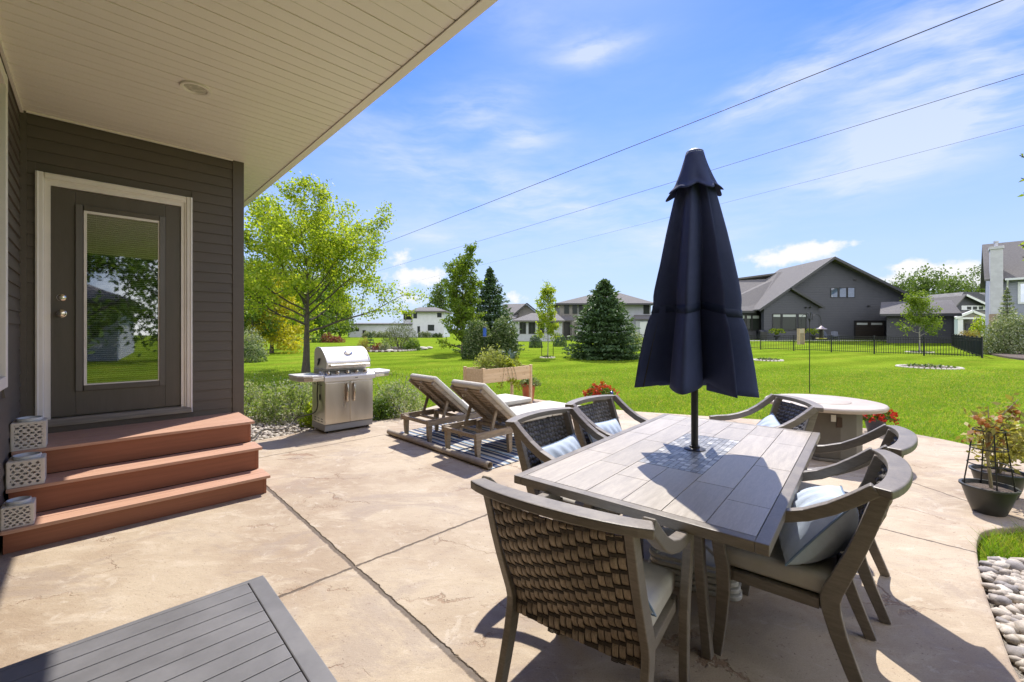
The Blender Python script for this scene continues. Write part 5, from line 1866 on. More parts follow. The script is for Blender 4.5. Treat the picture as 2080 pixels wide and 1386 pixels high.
def flowerpot(name, label, loc, r1, r0, h, m_, seed, petal, nfl, fh, spread, extra=None):
    th = thing(name, label, 'potted plant', loc, 0)
    pot(th, r1, r0, h, m_)
    rg_ = np.random.default_rng(seed)
    q_ = shrub_pts(rg_, 520, r1 * spread, r1 * spread, fh, fill=.8) + np.array([0, 0, h - .03])
    crown('leaves', q_, .050, rg_, L_MID, th, asp=.75)
    P_ = []
    cs_ = shrub_pts(rg_, nfl, r1 * spread * 1.05, r1 * spread * 1.05, fh * 1.1, fill=.06) + np.array([0, 0, h - .02])
    for c_ in cs_:
        P_.append(c_ + rg_.normal(0, .018, (18, 3)))
    tag(crown('flowers', np.concatenate(P_), .036, rg_, petal, th, asp=.85), kind='stuff')
    return th


bp_ = G(1779, 881)
flowerpot('flower_pot', 'blue grey pot of red flowers beside the fire table', (5.16, 6.10, 0), .128, .085, .225, M_POTB, 311, L_RED, 34, .17, 1.75)
flowerpot('flower_pot', 'dark pot of fiery red flowers on the patio edge behind the dining chairs', (PX(1221, 7.55), 7.55, 0), (.16), .105, .31, M_POTG, 312, leafmat('petal_orange_red', (.44, .045, .012), (.62, .11, .03), .25), 42, .20, 1.6)
o = MB().lathe([(0, -.035), (.025, -.025), (.035, 0), (.025, .025), (0, .035)], 16, cap=False).tube([(0, 0, -.36), (0, 0, -.03)], .005, 6).build('garden_ball', mat('blue_glass_ball', (.03, .06, .32), None, rough=.1, coat=.5), smooth=True)
o.location = (PX(1242, 7.45), 7.45, .37)
tag(o, 'small blue ball on a stick beside the fiery red flowers', 'garden ornament')
tc_ = thing('potted_plant', 'terracotta pot of variegated leaves at the right leg of the raised planter', 'potted plant', (PX(1073.5, 9.0), 9.0, 0), 0)
MB().lathe([(0, 0), (.105, 0), (.145, .30), (.160, .302), (.160, .335), (.140, .335), (.135, .28)], 32, cap=False).build('pot', M_TERRA, tc_, smooth=True)
rg = np.random.default_rng(320)
crown('leaves', shrub_pts(rg, 420, .22, .22, .20) + np.array([0, 0, .30]), .075, rg, leafmat('leaf_variegated', (.10, .16, .04), (.42, .44, .26), .3), tc_, asp=.4)

# raised planter
pn = Vector((-.498, 7.49, 0)) + U * .60 + V * .26
pt = thing('raised_planter', 'raised cedar planter box on four legs full of kale and herbs', 'planter', (pn.x, pn.y, 0), UA)
A2, B2 = .60, .26
for sx in (-1, 1):
    for sy in (-1, 1):
        MB().lim((sx * A2 - .024, sy * B2 - .024, 0), (sx * A2 + .024, sy * B2 + .024, .785)).lim((sx * A2 - .030, sy * B2 - .030, .7855), (sx * A2 + .030, sy * B2 + .030, .792)).build('leg', M_PINE, pt, bevel=.003)
for s in (-1, 1):
    MB().lim((-A2 + .0245, s * B2 - .010, .525), (A2 - .0245, s * B2 + .010, .652)).lim((-A2 + .0245, s * B2 - .010, .6535), (A2 - .0245, s * B2 + .010, .772)).build('side_board', M_PINE, pt, bevel=.002)
    MB().lim((s * A2 - .010, -B2 + .0245, .525), (s * A2 + .010, B2 - .0245, .652)).lim((s * A2 - .010, -B2 + .0245, .6535), (s * A2 + .010, B2 - .0245, .772)).build('end_board', M_PINE, pt, bevel=.002)
MB().lim((-A2 + .012, -B2 + .012, .53), (A2 - .012, B2 - .012, .735)).build('soil', M_SOIL, pt)
rg = np.random.default_rng(330)
kn_ = MB()
for k in range(9):
    x_, z_, s_ = rg.uniform(-.5, .5), rg.uniform(.55, .75), rg.uniform(.006, .011)
    kn_.lathe([(0, 0), (s_, 0), (s_ * .8, .002), (0, .002)], 8, cap=False)
    o_ = len(kn_.v)
    n8 = 32
    kn_.v[o_ - n8:] = [(x_ + p_[0], -B2 - .0108 - p_[2], z_ + p_[1]) for p_ in kn_.v[o_ - n8:]]
kn_.build('knot', mat('cedar_knot', (.16, .075, .035), None, rough=.6), pt)
herb = np.concatenate([shrub_pts(rg, 1500, .36, .20, .36, rough=.25) + np.array([-.17, 0, .73]), shrub_pts(rg, 420, .22, .18, .17, rough=.25) + np.array([.30, 0, .73])])
crown('herb_leaves', herb, .062, rg, leafmat('leaf_herb', (.24, .28, .06), (.48, .50, .20), .5), pt, asp=.32)
yl = shrub_pts(rg, 260, .17, .14, .20) + np.array([.16, -.05, .74])
crown('lettuce_leaves', yl, .06, rg, leafmat('leaf_lettuce', (.30, .36, .03), (.50, .52, .06), .45), pt, asp=.7)
yl = shrub_pts(rg, 90, .08, .08, .20) + np.array([.46, -.02, .74])
crown('lettuce_leaves', yl, .055, rg, bpy.data.materials['leaf_lettuce'], pt, asp=.7)
kb = MB(); kp, kdn = [], []
for k in range(13):
    a = rg.uniform(0, 6.28); tl = rg.uniform(.25, .8)
    dv = Vector((math.cos(a) * tl, math.sin(a) * tl * .6, 1)).normalized()
    p0_ = Vector((.30, .02, .73)); p1_ = p0_ + dv * rg.uniform(.22, .36)
    kb.tube([p0_, p0_.lerp(p1_, .55), p1_], [.007, .006, .003], 5)
    for f in np.linspace(.40, 1.0, 7):
        kp.append((p0_.lerp(p1_, f))[:]); kdn.append((dv + Vector((math.cos(a), math.sin(a), -.2)) * .6)[:])
kb.build('kale_stem', M_STALK, pt)
crown('kale_leaves', np.array(kp) + rg.normal(0, .012, (len(kp), 3)), .12, rg, L_BLUE, pt, dirs=np.array(kdn) * 1.4, asp=.6)
# trailing squash below the box
tr_ = MB()
tpnts = []
for (x0_, y0_, x1_, z1_) in ((-.12, -.27, -.20, .43), (-.05, -.275, .06, .50), (.05, -.27, .15, .44), (.12, -.28, .24, .36)):
    ps_ = catmull([(x0_, -.20, .75), (x0_, -.275, .77), (x0_ * .6 + x1_ * .4, -.29, .62), (x1_, -.29, z1_)], 5)
    tr_.tube(ps_, .004, 5)
    tpnts += [(ps_[-1], .1), (ps_[-3], .1)]
tr_.build('trailing_stem', M_STALK, pt, smooth=True)
crown('trailing_leaves', scatter(rg, tpnts, 120, .035), .055, rg, bpy.data.materials['leaf_lettuce'], pt, asp=.7)

# ================================================================== NEIGHBOURING HOUSES
M_GREYW = lapmat('grey_lap_siding', (.050, .052, .061), (.058, .060, .069), .19)
M_GREYW2 = lapmat('dark_lap_siding', (.042, .043, .049), (.050, .051, .058), .19)
M_GTRIM = mat('charcoal_trim', (.040, .040, .044), None, rough=.5)
M_ROOFG = mat('grey_shingles', (.105, .098, .094), (.160, .150, .143), 9, .9, bump=.5, dist=.03, stretch=(1, 3, 3), fine=.18)
M_FRAMEB = mat('black_window_frame', (.016, .016, .017), None, rough=.4)
M_FGLASS = glassmat('far_window_glass', tint=(.030, .036, .030), mirror=.01, ior=1.28)
M_FGLASS2 = glassmat('far_window_sky', tint=(.10, .14, .18), mirror=.55)
M_SHADE = mat('pale_roller_shade', (.42, .45, .43), None, rough=.8)
M_WHITEW = lapmat('white_wall', (.58, .58, .63), (.63, .63, .68), .22, depth=.25)
M_LIGHTW = mat('light_grey_wall', (.36, .37, .40), (.41, .42, .45), 2, .8)
M_BROWNW = mat('taupe_wall', (.185, .17, .155), (.215, .20, .18), 2, .8)
M_BLUEW = lapmat('blue_grey_siding', (.215, .232, .27), (.235, .252, .295), .20)
M_CHIMW = mat('pale_chimney_board', (.47, .46, .49), (.53, .52, .55), 3, .7)
M_WTRIM = mat('white_house_trim', (.66, .67, .68), None, rough=.5)
M_BRICK = mat('tan_brick', (.26, .18, .13), (.36, .27, .20), 14, .9, bump=.4)
M_SLAB = mat('pale_concrete', (.50, .48, .45), (.58, .56, .52), 4, .8)


def win(parent, x_, z_, w_, h_, y_=0.0, glass=None, fr=.07, shade=0.0, mull=0, name='window', frm=None):
    """framed window on a wall facing -y; x_, z_ are its lower left corner"""
    mb = MB()
    mb.lim((x_ - fr, y_ - .05, z_ - fr), (x_, y_ - .001, z_ + h_ + fr)).lim((x_ + w_, y_ - .05, z_ - fr), (x_ + w_ + fr, y_ - .001, z_ + h_ + fr))
    mb.lim((x_, y_ - .05, z_ - fr), (x_ + w_, y_ - .001, z_)).lim((x_, y_ - .05, z_ + h_), (x_ + w_, y_ - .001, z_ + h_ + fr))
    for k in range(mull):
        c_ = x_ + w_ * (k + 1) / (mull + 1)
        mb.lim((c_ - fr * .4, y_ - .045, z_), (c_ + fr * .4, y_ - .001, z_ + h_))
    f = mb.build(name, frm or M_FRAMEB, parent)
    MB().lim((x_ + .001, y_ - .022, z_ + .001), (x_ + w_ - .001, y_ - .004, z_ + h_ - .001)).build('pane', glass or M_FGLASS, f)
    if shade:
        MB().lim((x_ + .004, y_ - .030, z_ + h_ * (1 - shade)), (x_ + w_ - .004, y_ - .0225, z_ + h_ - .004)).build('shade', M_SHADE, f)
    return f


def slab_roof(mb, pts, th=.16):
    """roof plane from an ordered outline, given thickness straight down"""
    n = len(pts)
    vs = [Vector(p) for p in pts] + [Vector(p) - Vector((0, 0, th)) for p in pts]
    fs = [tuple(range(n)), tuple(range(2 * n - 1, n - 1, -1))]
    for i in range(n):
        j = (i + 1) % n
        fs.append((j, i, n + i, n + j))
    mb.add(vs, fs)


# ---- dark grey gabled house
GY0 = 48.0
gh = thing('gabled_house', 'large dark grey house with a steep front gable and garage wing', 'house', (0, GY0, .40))


def hx(px, Y=GY0): return PX(px, Y)


def hz_(py, Y=GY0): return PZ(py, Y) - .40


peak = (hx(1685), hz_(524))
eL = (hx(1535), hz_(629)); eR = (hx(1862), hz_(612))
xl = hx(1562)
# gable front
MB().prism_y([(xl, -.3), (hx(1846), -.3), (hx(1846), hz_(603)), (peak[0], peak[1] - .25), (hx(1598), hz_(588) - .25), (xl, hz_(612))], 0, 9).build('wall', M_GREYW, gh)
# projecting bay with the smaller gable
bpk = (hx(1597), hz_(586)); bxl, bxr = hx(1546), hx(1655)
MB().prism_y([(bxl, -.3), (bxr, -.3), (bxr, hz_(624)), (bpk[0], bpk[1] - .30), (bxl, hz_(624))], -.55, -.002).build('bay_wall', M_GREYW, gh)
# left wing wall
MB().lim((hx(1440), .9, -.3), (bxl - .001, 5, hz_(632))).build('wall', M_GREYW2, gh)
rb = MB()
dirL = Vector((eL[0] - peak[0], 0, eL[1] - peak[1]))
# front slopes of the long roof left of the gable
slab_roof(rb, [(hx(1430), .4, hz_(631)), (eL[0] + .2, .4, hz_(631)), (peak[0], 7.0, PZ(551, GY0 + 7) - .40), (hx(1581, GY0 + 7), 7.0, PZ(553, GY0 + 7) - .40), (hx(1556, GY0 + 7), 7.0, PZ(567, GY0 + 7) - .40), (hx(1430, GY0 + 7), 7.0, PZ(574, GY0 + 7) - .40)], .2)
slab_roof(rb, [(hx(1430, GY0 + 7), 7.0, PZ(574, GY0 + 7) - .40), (peak[0], 7.0, PZ(551, GY0 + 7) - .40), (peak[0], 14, hz_(631)), (hx(1430), 14, hz_(631))], .2)
# gable roof planes
slab_roof(rb, [(eL[0], -.75, eL[1]), (peak[0], -.75, peak[1]), (peak[0], 9, peak[1]), (eL[0], 9, eL[1])], .12)
slab_roof(rb, [(peak[0], -.75, peak[1]), (eR[0], -.75, eR[1]), (eR[0], 9, eR[1]), (peak[0], 9, peak[1])], .12)
slab_roof(rb, [(bpk[0], -.95, bpk[1] + .02), (hx(1663), -.95, hz_(625)), (hx(1663), -.003, hz_(625)), (bpk[0], -.003, bpk[1] + .02)], .10)
rb.build('roof', M_ROOFG, gh)
tb = MB()


def rake(a, b2, y0, dpt=.30, tk=.05):
    tb.add([(a[0], y0, a[1]), (b2[0], y0, b2[1]), (b2[0], y0, b2[1] - dpt), (a[0], y0, a[1] - dpt), (a[0], y0 + tk, a[1]), (b2[0], y0 + tk, b2[1]), (b2[0], y0 + tk, b2[1] - dpt), (a[0], y0 + tk, a[1] - dpt)],
           [(0, 1, 2, 3), (7, 6, 5, 4), (0, 4, 5, 1), (3, 2, 6, 7), (0, 3, 7, 4), (1, 5, 6, 2)])


rake((eL[0], eL[1] + .03), (peak[0], peak[1] + .03), -.81)
rake((peak[0], peak[1] + .03), (eR[0], eR[1] + .03), -.81)
rake((bpk[0], bpk[1] + .05), (hx(1663), hz_(625) + .03), -1.01, .26)
tb.lim((hx(1430), .32, hz_(633) - .16), (eL[0] + .1, .39, hz_(633) + .06))
tb.build('fascia', M_GTRIM, gh)
for (a, b2, c_, d_) in ((1688, 586, 1701, 604), (1705, 585.6, 1718.5, 604), (1722, 585, 1735.5, 604)):
    win(gh, hx(a), hz_(d_), hx(b2 if False else c_) - hx(a), hz_(b2) - hz_(d_), 0, M_FGLASS2, .05)
for (a, c_) in ((1564.5, 1578.5), (1583.5, 1609.5), (1615.5, 1629.5)):
    win(gh, hx(a), hz_(669.5), hx(c_) - hx(a), hz_(639.5) - hz_(669.5), -.55, M_FGLASS, .10, shade=.16)
for (a, c_) in ((1503, 1512), (1517, 1525), (1528.5, 1541.5)):
    win(gh, hx(a, GY0 + .9), PZ(670, GY0 + .9) - .4, hx(c_, GY0 + .9) - hx(a, GY0 + .9), PZ(641.5, GY0 + .9) - PZ(670, GY0 + .9), .9, M_FGLASS, .09, shade=.2)
gd = MB()
gz0, gz1 = hz_(690), hz_(654)
gx0, gx1 = hx(1737), hx(1795)
nrow_ = 4
for k in range(nrow_):
    z0_ = gz0 + (gz1 - gz0) * k / nrow_
    gd.lim((gx0, -.04, z0_ + .015), (gx1, -.002, z0_ + (gz1 - gz0) / nrow_ - .015))
gdo = gd.build('garage_door', mat('dark_brown_door', (.030, .024, .020), (.038, .030, .025), 5, .5), gh, bevel=.01)
MB().lim((gx0 - .14, -.06, gz0), (gx0 - .002, -.001, gz1 + .14)).lim((gx1 + .002, -.06, gz0), (gx1 + .14, -.001, gz1 + .14)).lim((gx0 - .002, -.06, gz1), (gx1 + .002, -.001, gz1 + .14)).build('door_frame', M_FRAMEB, gdo)
for (a, b2) in ((.05, .42), (.55, .94)):
    MB().lim((gx0 + (gx1 - gx0) * a, -.052, gz1 - .34), (gx0 + (gx1 - gx0) * b2, -.0405, gz1 - .12)).build('door_window', M_SHADE, gdo)
for (px_, py_) in ((1736, 569), (1764, 622)):
    MB().box((hx(px_), -.06, hz_(py_)), (.24, .12, .12)).build('wall_lamp', M_FRAMEB, gh)
for px_ in (1629, 1637):
    MB().lathe([(0, -.10), (.06, -.08), (.09, .08), (0, .1)], 10, (hx(px_), -.68, hz_(625.5)), cap=False).build('wall_lamp', M_FRAMEB, gh)
# garage wing
WY = 43.0
wx0, wx1 = PX(1801, WY), PX(1938, WY)
wz = -.40
kw_ = GY0 / WY
MB().prism([(wx0, WY - GY0), (wx1, WY - GY0), (wx1, -.01), (wx0 * kw_, -.01)], -.7, PZ(639, WY) + wz).build('wing_wall', M_GREYW2, gh)
rb = MB()
slab_roof(rb, [(PX(1787, WY - .5), WY - GY0 - .5, PZ(638, WY - .5) + wz), (PX(1953, WY - .5), WY - GY0 - .5, PZ(636, WY - .5) + wz), (PX(1951, WY + 3.5) - 1.0, WY - GY0 + 3.5, PZ(609.5, WY + 3.5) + wz), (PX(1790, WY + 3.5), WY - GY0 + 3.5, PZ(614, WY + 3.5) + wz)], .14)
slab_roof(rb, [(PX(1790, WY + 3.5), WY - GY0 + 3.5, PZ(614, WY + 3.5) + wz), (PX(1951, WY + 3.5) - 1.0, WY - GY0 + 3.5, PZ(609.5, WY + 3.5) + wz), (PX(1951, WY + 3.5) - 1.0, -.82, PZ(625, WY) + wz), (PX(1797, GY0), -.82, PZ(625, WY) + wz)], .14)
rb.build('wing_roof', M_ROOFG, gh)
MB().lim((PX(1787, WY - .5), WY - GY0 - .56, PZ(638, WY - .5) + wz - .22), (PX(1953, WY - .5), WY - GY0 - .505, PZ(638, WY - .5) + wz + .0)).build('gutter', M_GTRIM, gh, bevel=.01)
MB().tube([(wx1 - .12, WY - GY0 - .07, PZ(639, WY) + wz - .2), (wx1 - .12, WY - GY0 - .07, -.35)], .05, 6).build('downspout', M_GTRIM, gh)
tag(MB().lim((hx(1480), 45.2, .20), (hx(1800), 47.95, .405)).build('terrace', M_SLAB), kind='structure')


def urn(px_, Y, label, seed):
    th_ = thing('urn_planter', label, 'planter', (PX(px_, Y), Y, .405))
    MB().lathe([(0, 0), (.20, 0), (.18, .06), (.10, .12), (.12, .20), (.26, .40), (.30, .52), (.27, .52), (0, .45)], 16, cap=False).build('urn', M_FRAMEB, th_, smooth=True)
    rg_ = np.random.default_rng(seed)
    P_, D_ = [], []
    for k in range(40):
        a = rg_.uniform(0, 6.28)
        for f in np.linspace(0, 1, 10):
            r_ = .12 + .62 * f
            P_.append((r_ * math.cos(a), r_ * math.sin(a), .50 + .75 * math.sin(PI * (.08 + .74 * f)) - .05 * f)); D_.append((math.cos(a), math.sin(a), .9 - 2 * f))
    crown('foliage', np.array(P_) + rg_.normal(0, .03, (len(P_), 3)), .20, rg_, L_LIME, th_, dirs=np.array(D_), asp=.5)


urn(1577.5, 46.2, 'urn of arching lime foliage below the triple window of the grey house', 401)
urn(1652, 46.4, 'urn of arching lime foliage right of the feeder pole', 402)
M_CHAIRB = mat('slate_blue_plastic', (.09, .105, .14), None, rough=.5)


def adirondack(px_, Y, rz, label):
    th_ = thing('adirondack_chair', label, 'chair', (PX(px_, Y), Y, .405), rz, 'lounge chairs on the far terrace')
    mb = MB()
    for k in range(5):
        x_ = -.22 + .11 * k
        mb.sweep([(x_, -.12, .30), (x_ * 1.15, -.42, 1.0 - abs(k - 2) * .03)], .095, .02, (1, 0, 0))
    mb.build('backrest', M_CHAIRB, th_)
    MB().sweep([(0, .36, .38), (0, -.15, .27)], .52, .02, (1, 0, 0)).build('seat', M_CHAIRB, th_)
    for s in (-1, 1):
        MB().lim((s * .34 - .06, -.40, .56), (s * .34 + .06, .42, .585)).build('arm', M_CHAIRB, th_)
        MB().lim((s * .30 - .02, .30, 0), (s * .30 + .02, .40, .559)).build('leg', M_CHAIRB, th_)
        MB().sweep([(s * .28, -.30, .56), (s * .28, -.52, 0)], .03, .08, (1, 0, 0)).build('leg', M_CHAIRB, th_)


adirondack(1681, 46.6, RAD(200), 'slate blue lounge chair close to the hanging feeder, left of the pair')
adirondack(1696, 46.3, RAD(150), 'slate blue lounge chair farther right of the pair on the terrace')
th = thing('covered_grill', 'dark object with a domed top standing on the terrace near the parasol', 'grill', (PX(1549, 46.2), 46.2, .405))
MB().lim((-.38, -.25, .15), (.38, .25, .75)).build('cart', M_FRAMEB, th, bevel=.02)
MB().prism_x([(-.25, .751), (-.25, .95), (-.1, 1.08), (.1, 1.08), (.25, .95), (.25, .751)], -.36, .36).build('lid', M_FRAMEB, th, bevel=.02)
for s in (-1, 1):
    MB().lim((s * .34 - .03, -.03, 0), (s * .34 + .03, .03, .149)).build('leg', M_FRAMEB, th)

MB().prism_x([(1.0, -.3), (13.8, -.3), (13.8, hz_(632) - .1), (7.0, PZ(574, GY0 + 7) - .70), (1.0, hz_(632) - .1)], hx(1440) - .2, hx(1440) - .002).build('wall', M_GREYW2, gh)
# ---- blue grey house with the tall chimney (right edge)
CY = 38.0
chh = thing('chimney_house', 'two storey blue grey house with a tall pale chimney at the right edge', 'house', (PX(2011, CY), CY, 0), RAD(-46))
cx0 = 0.0
MB().lim((cx0, .0, -.3), (cx0 + 16, 9, 6.2)).add([(cx0, 0, 6.2), (cx0, 9, 6.2), (cx0, 4.5, 9.55), (cx0 + .2, 0, 6.2), (cx0 + .2, 9, 6.2), (cx0 + .2, 4.5, 9.55)], [(0, 1, 2), (5, 4, 3), (0, 3, 4, 1), (1, 4, 5, 2), (2, 5, 3, 0)]).build('wall', M_BLUEW, chh)
rb = MB()
slab_roof(rb, [(cx0 - .35, -.45, 5.98), (cx0 + 16.4, -.45, 5.98), (cx0 + 16.4, 4.5, 9.75), (cx0 - .35, 4.5, 9.75)], .16)
slab_roof(rb, [(cx0 - .35, 4.5, 9.75), (cx0 + 16.4, 4.5, 9.75), (cx0 + 16.4, 9.45, 5.98), (cx0 - .35, 9.45, 5.98)], .16)
rb.build('roof', M_ROOFG, chh)
MB().lim((cx0 + .85, -.56, 5.78), (cx0 + 16.4, -.455, 5.96)).build('gutter', M_WTRIM, chh, bevel=.01)
MB().tube([(cx0 + 1.0, -.50, 5.78), (cx0 + 1.0, -.10, 5.35), (cx0 + 1.0, -.10, .1)], .06, 6).build('downspout', M_WTRIM, chh)
ch = MB().lim((cx0 - .02, -.55, 2.9), (cx0 + .74, .75, 8.55)).lim((cx0 - .08, -.62, 8.551), (cx0 + .80, .81, 8.80)).build('chimney', M_CHIMW, chh, bevel=.02)
MB().lim((cx0 - .05, -.59, -.3), (cx0 + .77, .79, 2.899)).build('chimney_base', M_BRICK, ch)
MB().tube([(cx0 + .36, .1, 8.801), (cx0 + .36, .1, 9.2)], .12, 12).tube([(cx0 + .36, .1, 9.201), (cx0 + .36, .1, 9.33)], .17, 12).build('flue', M_CHIMW, ch)
win(chh, 1.75, 3.9, .95, 1.55, 0, M_FGLASS2, .16, frm=M_WTRIM, mull=1)
win(chh, 4.4, 3.9, 1.1, 1.55, 0, M_FGLASS2, .16, frm=M_WTRIM, mull=1)
o = MB().lim((-.40, -.40, 0), (.40, .40, .78)).build('air_conditioner', M_GTRIM, bevel=.03)
o.location = (PX(2003, 36.5), 36.5, -.02)
tag(o, 'square grey air conditioner box at the foot of the chimney house', 'air conditioner')
for k in range(8):
    MB().lim((-.36, -.406, .10 + .08 * k), (.36, -.4005, .13 + .08 * k)).build('grille', M_FRAMEB, o)

# ---- grey house with the white porch, between
PY = 66.0
ph = thing('porch_house', 'grey house with a white gabled porch seen past the fence corner', 'house', (0, PY, 0))
px0, px1 = PX(1932, PY), PX(2030, PY)
MB().lim((px0, 0, -.3), (px1, 8, 4.4)).build('wall', M_BROWNW, ph)
MB().prism_y([(px0 + .2, 4.4), (px1 + 3, 4.4), (PX(1985, PY), 7.4), (PX(1958, PY), 7.4)], .02, 8).build('upper_wall', M_GREYW, ph)
rb = MB()
slab_roof(rb, [(PX(1932, PY) - .3, -.5, 4.6), (PX(1956, PY), -.5, PZ(598, PY)), (PX(1956, PY), 8.5, PZ(598, PY)), (PX(1932, PY) - .3, 8.5, 4.6)], .2)
slab_roof(rb, [(PX(1956, PY), -.5, PZ(598, PY)), (PX(2010, PY), -.5, PZ(624, PY)), (PX(2040, PY + 6), 6, PZ(596, PY + 6)), (PX(1962, PY + 6), 6, PZ(594, PY + 6))], .2)
rb.build('roof', M_ROOFG, ph)
MB().sweep([(PX(1956, PY), -.55, PZ(599, PY) - .1), (PX(2012, PY), -.55, PZ(625, PY) - .1)], .3, .08, (0, 0, 1)).build('gable_trim', M_WTRIM, ph)
MB().lim((PX(1953, PY), -.02, PZ(630, PY)), (PX(2005, PY), .02 - .0205, PZ(621, PY))).build('window_band', M_WTRIM, ph)
for k in range(3):
    a = PX(1964 + 12 * k, PY)
    MB().lim((a, -.05, PZ(629, PY)), (a + .62, -.021, PZ(623, PY))).build('pane', M_FGLASS, ph)
# porch gable
qx0, qx1 = PX(1944, PY - 2), PX(2004, PY - 2)
MB().prism_y([(qx0, PZ(645, PY - 2)), (qx1, PZ(645, PY - 2)), ((qx0 + qx1) / 2, PZ(634, PY - 2))], -2.0, -.06).build('porch_gable', M_BROWNW, ph)
rk = MB()
for a, b2 in ((qx0 - .4, (qx0 + qx1) / 2), (qx1 + .4, (qx0 + qx1) / 2)):
    rk.sweep([(a, -2.1, PZ(646.5, PY - 2)), (b2, -2.1, PZ(632.5, PY - 2))], .35, .2, (0, 0, 1))
rk.lim((qx0, -2.08, PZ(648.5, PY - 2)), (qx1, -2.0005, PZ(645, PY - 2)))
rk.build('porch_trim', M_WTRIM, ph)
for px_ in (1951, 1998):
    MB().lim((PX(px_, PY - 2) - .4, -2.0, -.2), (PX(px_, PY - 2) + .4, -1.3, PZ(648.6, PY - 2))).build('column', M_WTRIM, ph)
win(ph, PX(1962, PY), .2, 2.6, 2.2, 0, M_FGLASS, .15, mull=3)

# ---- two storey house in the centre
NY = 70.0
nh = thing('two_storey_house', 'pale two storey house with a low hipped roof behind the broad spruce', 'house', (0, NY, 0))
nx0, nx1 = PX(1136, NY), PX(1322, NY)
nxm = PX(1172, NY)
ez = PZ(617, NY)
MB().lim((nxm, 0, -.3), (nx1, 9, ez)).build('wall', M_LIGHTW, nh)
MB().lim((nx0, -.6, -.3), (nxm - .001, 8, ez)).build('wall', M_BROWNW, nh)
rb = MB()
a0, a1 = nx0 - .7, nx1 + .7
r0_, r1_ = PX(1222, NY + 4.5), PX(1252, NY + 4.5)
rz_ = PZ(593.5, NY + 4.5)
slab_roof(rb, [(a0, -1.2, ez), (a1, -.8, ez), (r1_, 4.5, rz_), (r0_, 4.5, rz_)], .22)
slab_roof(rb, [(a0, 10, ez), (a0, -1.2, ez), (r0_, 4.5, rz_)], .22)
slab_roof(rb, [(a1, -.8, ez), (a1, 10, ez), (r1_, 4.5, rz_)], .22)
slab_roof(rb, [(a1, 10, ez), (a0, 10, ez), (r0_, 4.5, rz_), (r1_, 4.5, rz_)], .22)
rb.build('roof', M_ROOFG, nh)
MB().lim((a0, -1.27, ez - .28), (a1, -1.205, ez - .01)).build('fascia', M_GTRIM, nh)
for (a, b2, c_, d_, y0_) in ((1146, 621, 1154, 637, -.6), (1163, 620, 1170.5, 637, -.6), (1177, 620, 1185, 637, 0), (1308, 621, 1318, 637, 0)):
    win(nh, PX(a, NY), PZ(d_, NY), PX(c_, NY) - PX(a, NY), PZ(b2, NY) - PZ(d_, NY), y0_, M_FGLASS, .10)
MB().lim((PX(1145, NY), -.68, -.1), (PX(1157, NY), -.601, PZ(655, NY))).build('door', M_FRAMEB, nh)
rb = MB()
slab_roof(rb, [(PX(1138, NY - 2), -2.4, PZ(651, NY - 2)), (PX(1166, NY - 2), -2.4, PZ(650, NY - 2)), (PX(1158, NY), -.61, PZ(640, NY)), (PX(1140, NY), -.61, PZ(641, NY))], .15)
rb.build('porch_roof', M_ROOFG, nh)
rb = MB()
slab_roof(rb, [(PX(1281, NY - 2), -2.4, PZ(648, NY - 2)), (PX(1328, NY - 2), -2.4, PZ(648, NY - 2)), (PX(1326, NY), -.01, PZ(640, NY)), (PX(1288, NY), -.01, PZ(640, NY))], .15)
rb.build('porch_roof', M_ROOFG, nh)
for px_ in (1141, 1163):
    MB().lim((PX(px_, NY - 2) - .18, -2.3, -.2), (PX(px_, NY - 2) + .18, -1.95, PZ(652, NY - 2))).build('column', M_BROWNW, nh)
MB().lim((PX(1284, NY), -2.1, -.3), (nx1, -.002, PZ(649.5, NY - 2) - .16)).build('wall', M_LIGHTW, nh)
MB().lim((PX(1292, NY), -2.16, -.1), (PX(1318, NY), -2.101, PZ(655, NY))).build('garage_door', M_WTRIM, nh)
# ---- long low house left of it
LY_ = 62.0
lh = thing('low_house', 'long low grey house with tall dark windows left of the two storey house', 'house', (0, LY_, 0))
lx0, lx1 = PX(1046, LY_), PX(1142, LY_)
MB().lim((lx0, 0, -.3), (lx1, 7, PZ(650, LY_))).build('wall', M_LIGHTW, lh)
rb = MB()
slab_roof(rb, [(lx0 - .5, -.7, PZ(651, LY_ - .7)), (lx1 + .3, -.7, PZ(651, LY_ - .7)), (lx1 - .5, 3.5, PZ(636, LY_ + 3.5)), (PX(1080, LY_ + 3.5), 3.5, PZ(636, LY_ + 3.5))], .2)
slab_roof(rb, [(lx1 + .3, -.7, PZ(651, LY_ - .7)), (lx1 + .3, 8, PZ(651, LY_ - .7)), (PX(1080, LY_ + 3.5), 8, PZ(636, LY_ + 3.5)), (lx1 - .5, 3.5, PZ(636, LY_ + 3.5))], .2)
slab_roof(rb, [(PX(1020, LY_ + 5), 3.2, PZ(648, LY_ + 4)), (PX(1047, LY_ + 5), 3.2, PZ(647, LY_ + 4)), (PX(1069, LY_ + 9), 9, PZ(617, LY_ + 9)), (PX(1022, LY_ + 9), 9, PZ(618, LY_ + 9))], .2)
rb.build('roof', M_ROOFG, lh)
MB().prism_y([(PX(1044, LY_ + 5), -.3), (PX(1095, LY_ + 5), -.3), (PX(1095, LY_ + 5), PZ(640, LY_ + 5)), (PX(1070, LY_ + 5), PZ(619, LY_ + 5)), (PX(1044, LY_ + 5), PZ(640, LY_ + 5))], 5, 12).build('wall', M_BROWNW, lh)
rk = MB()
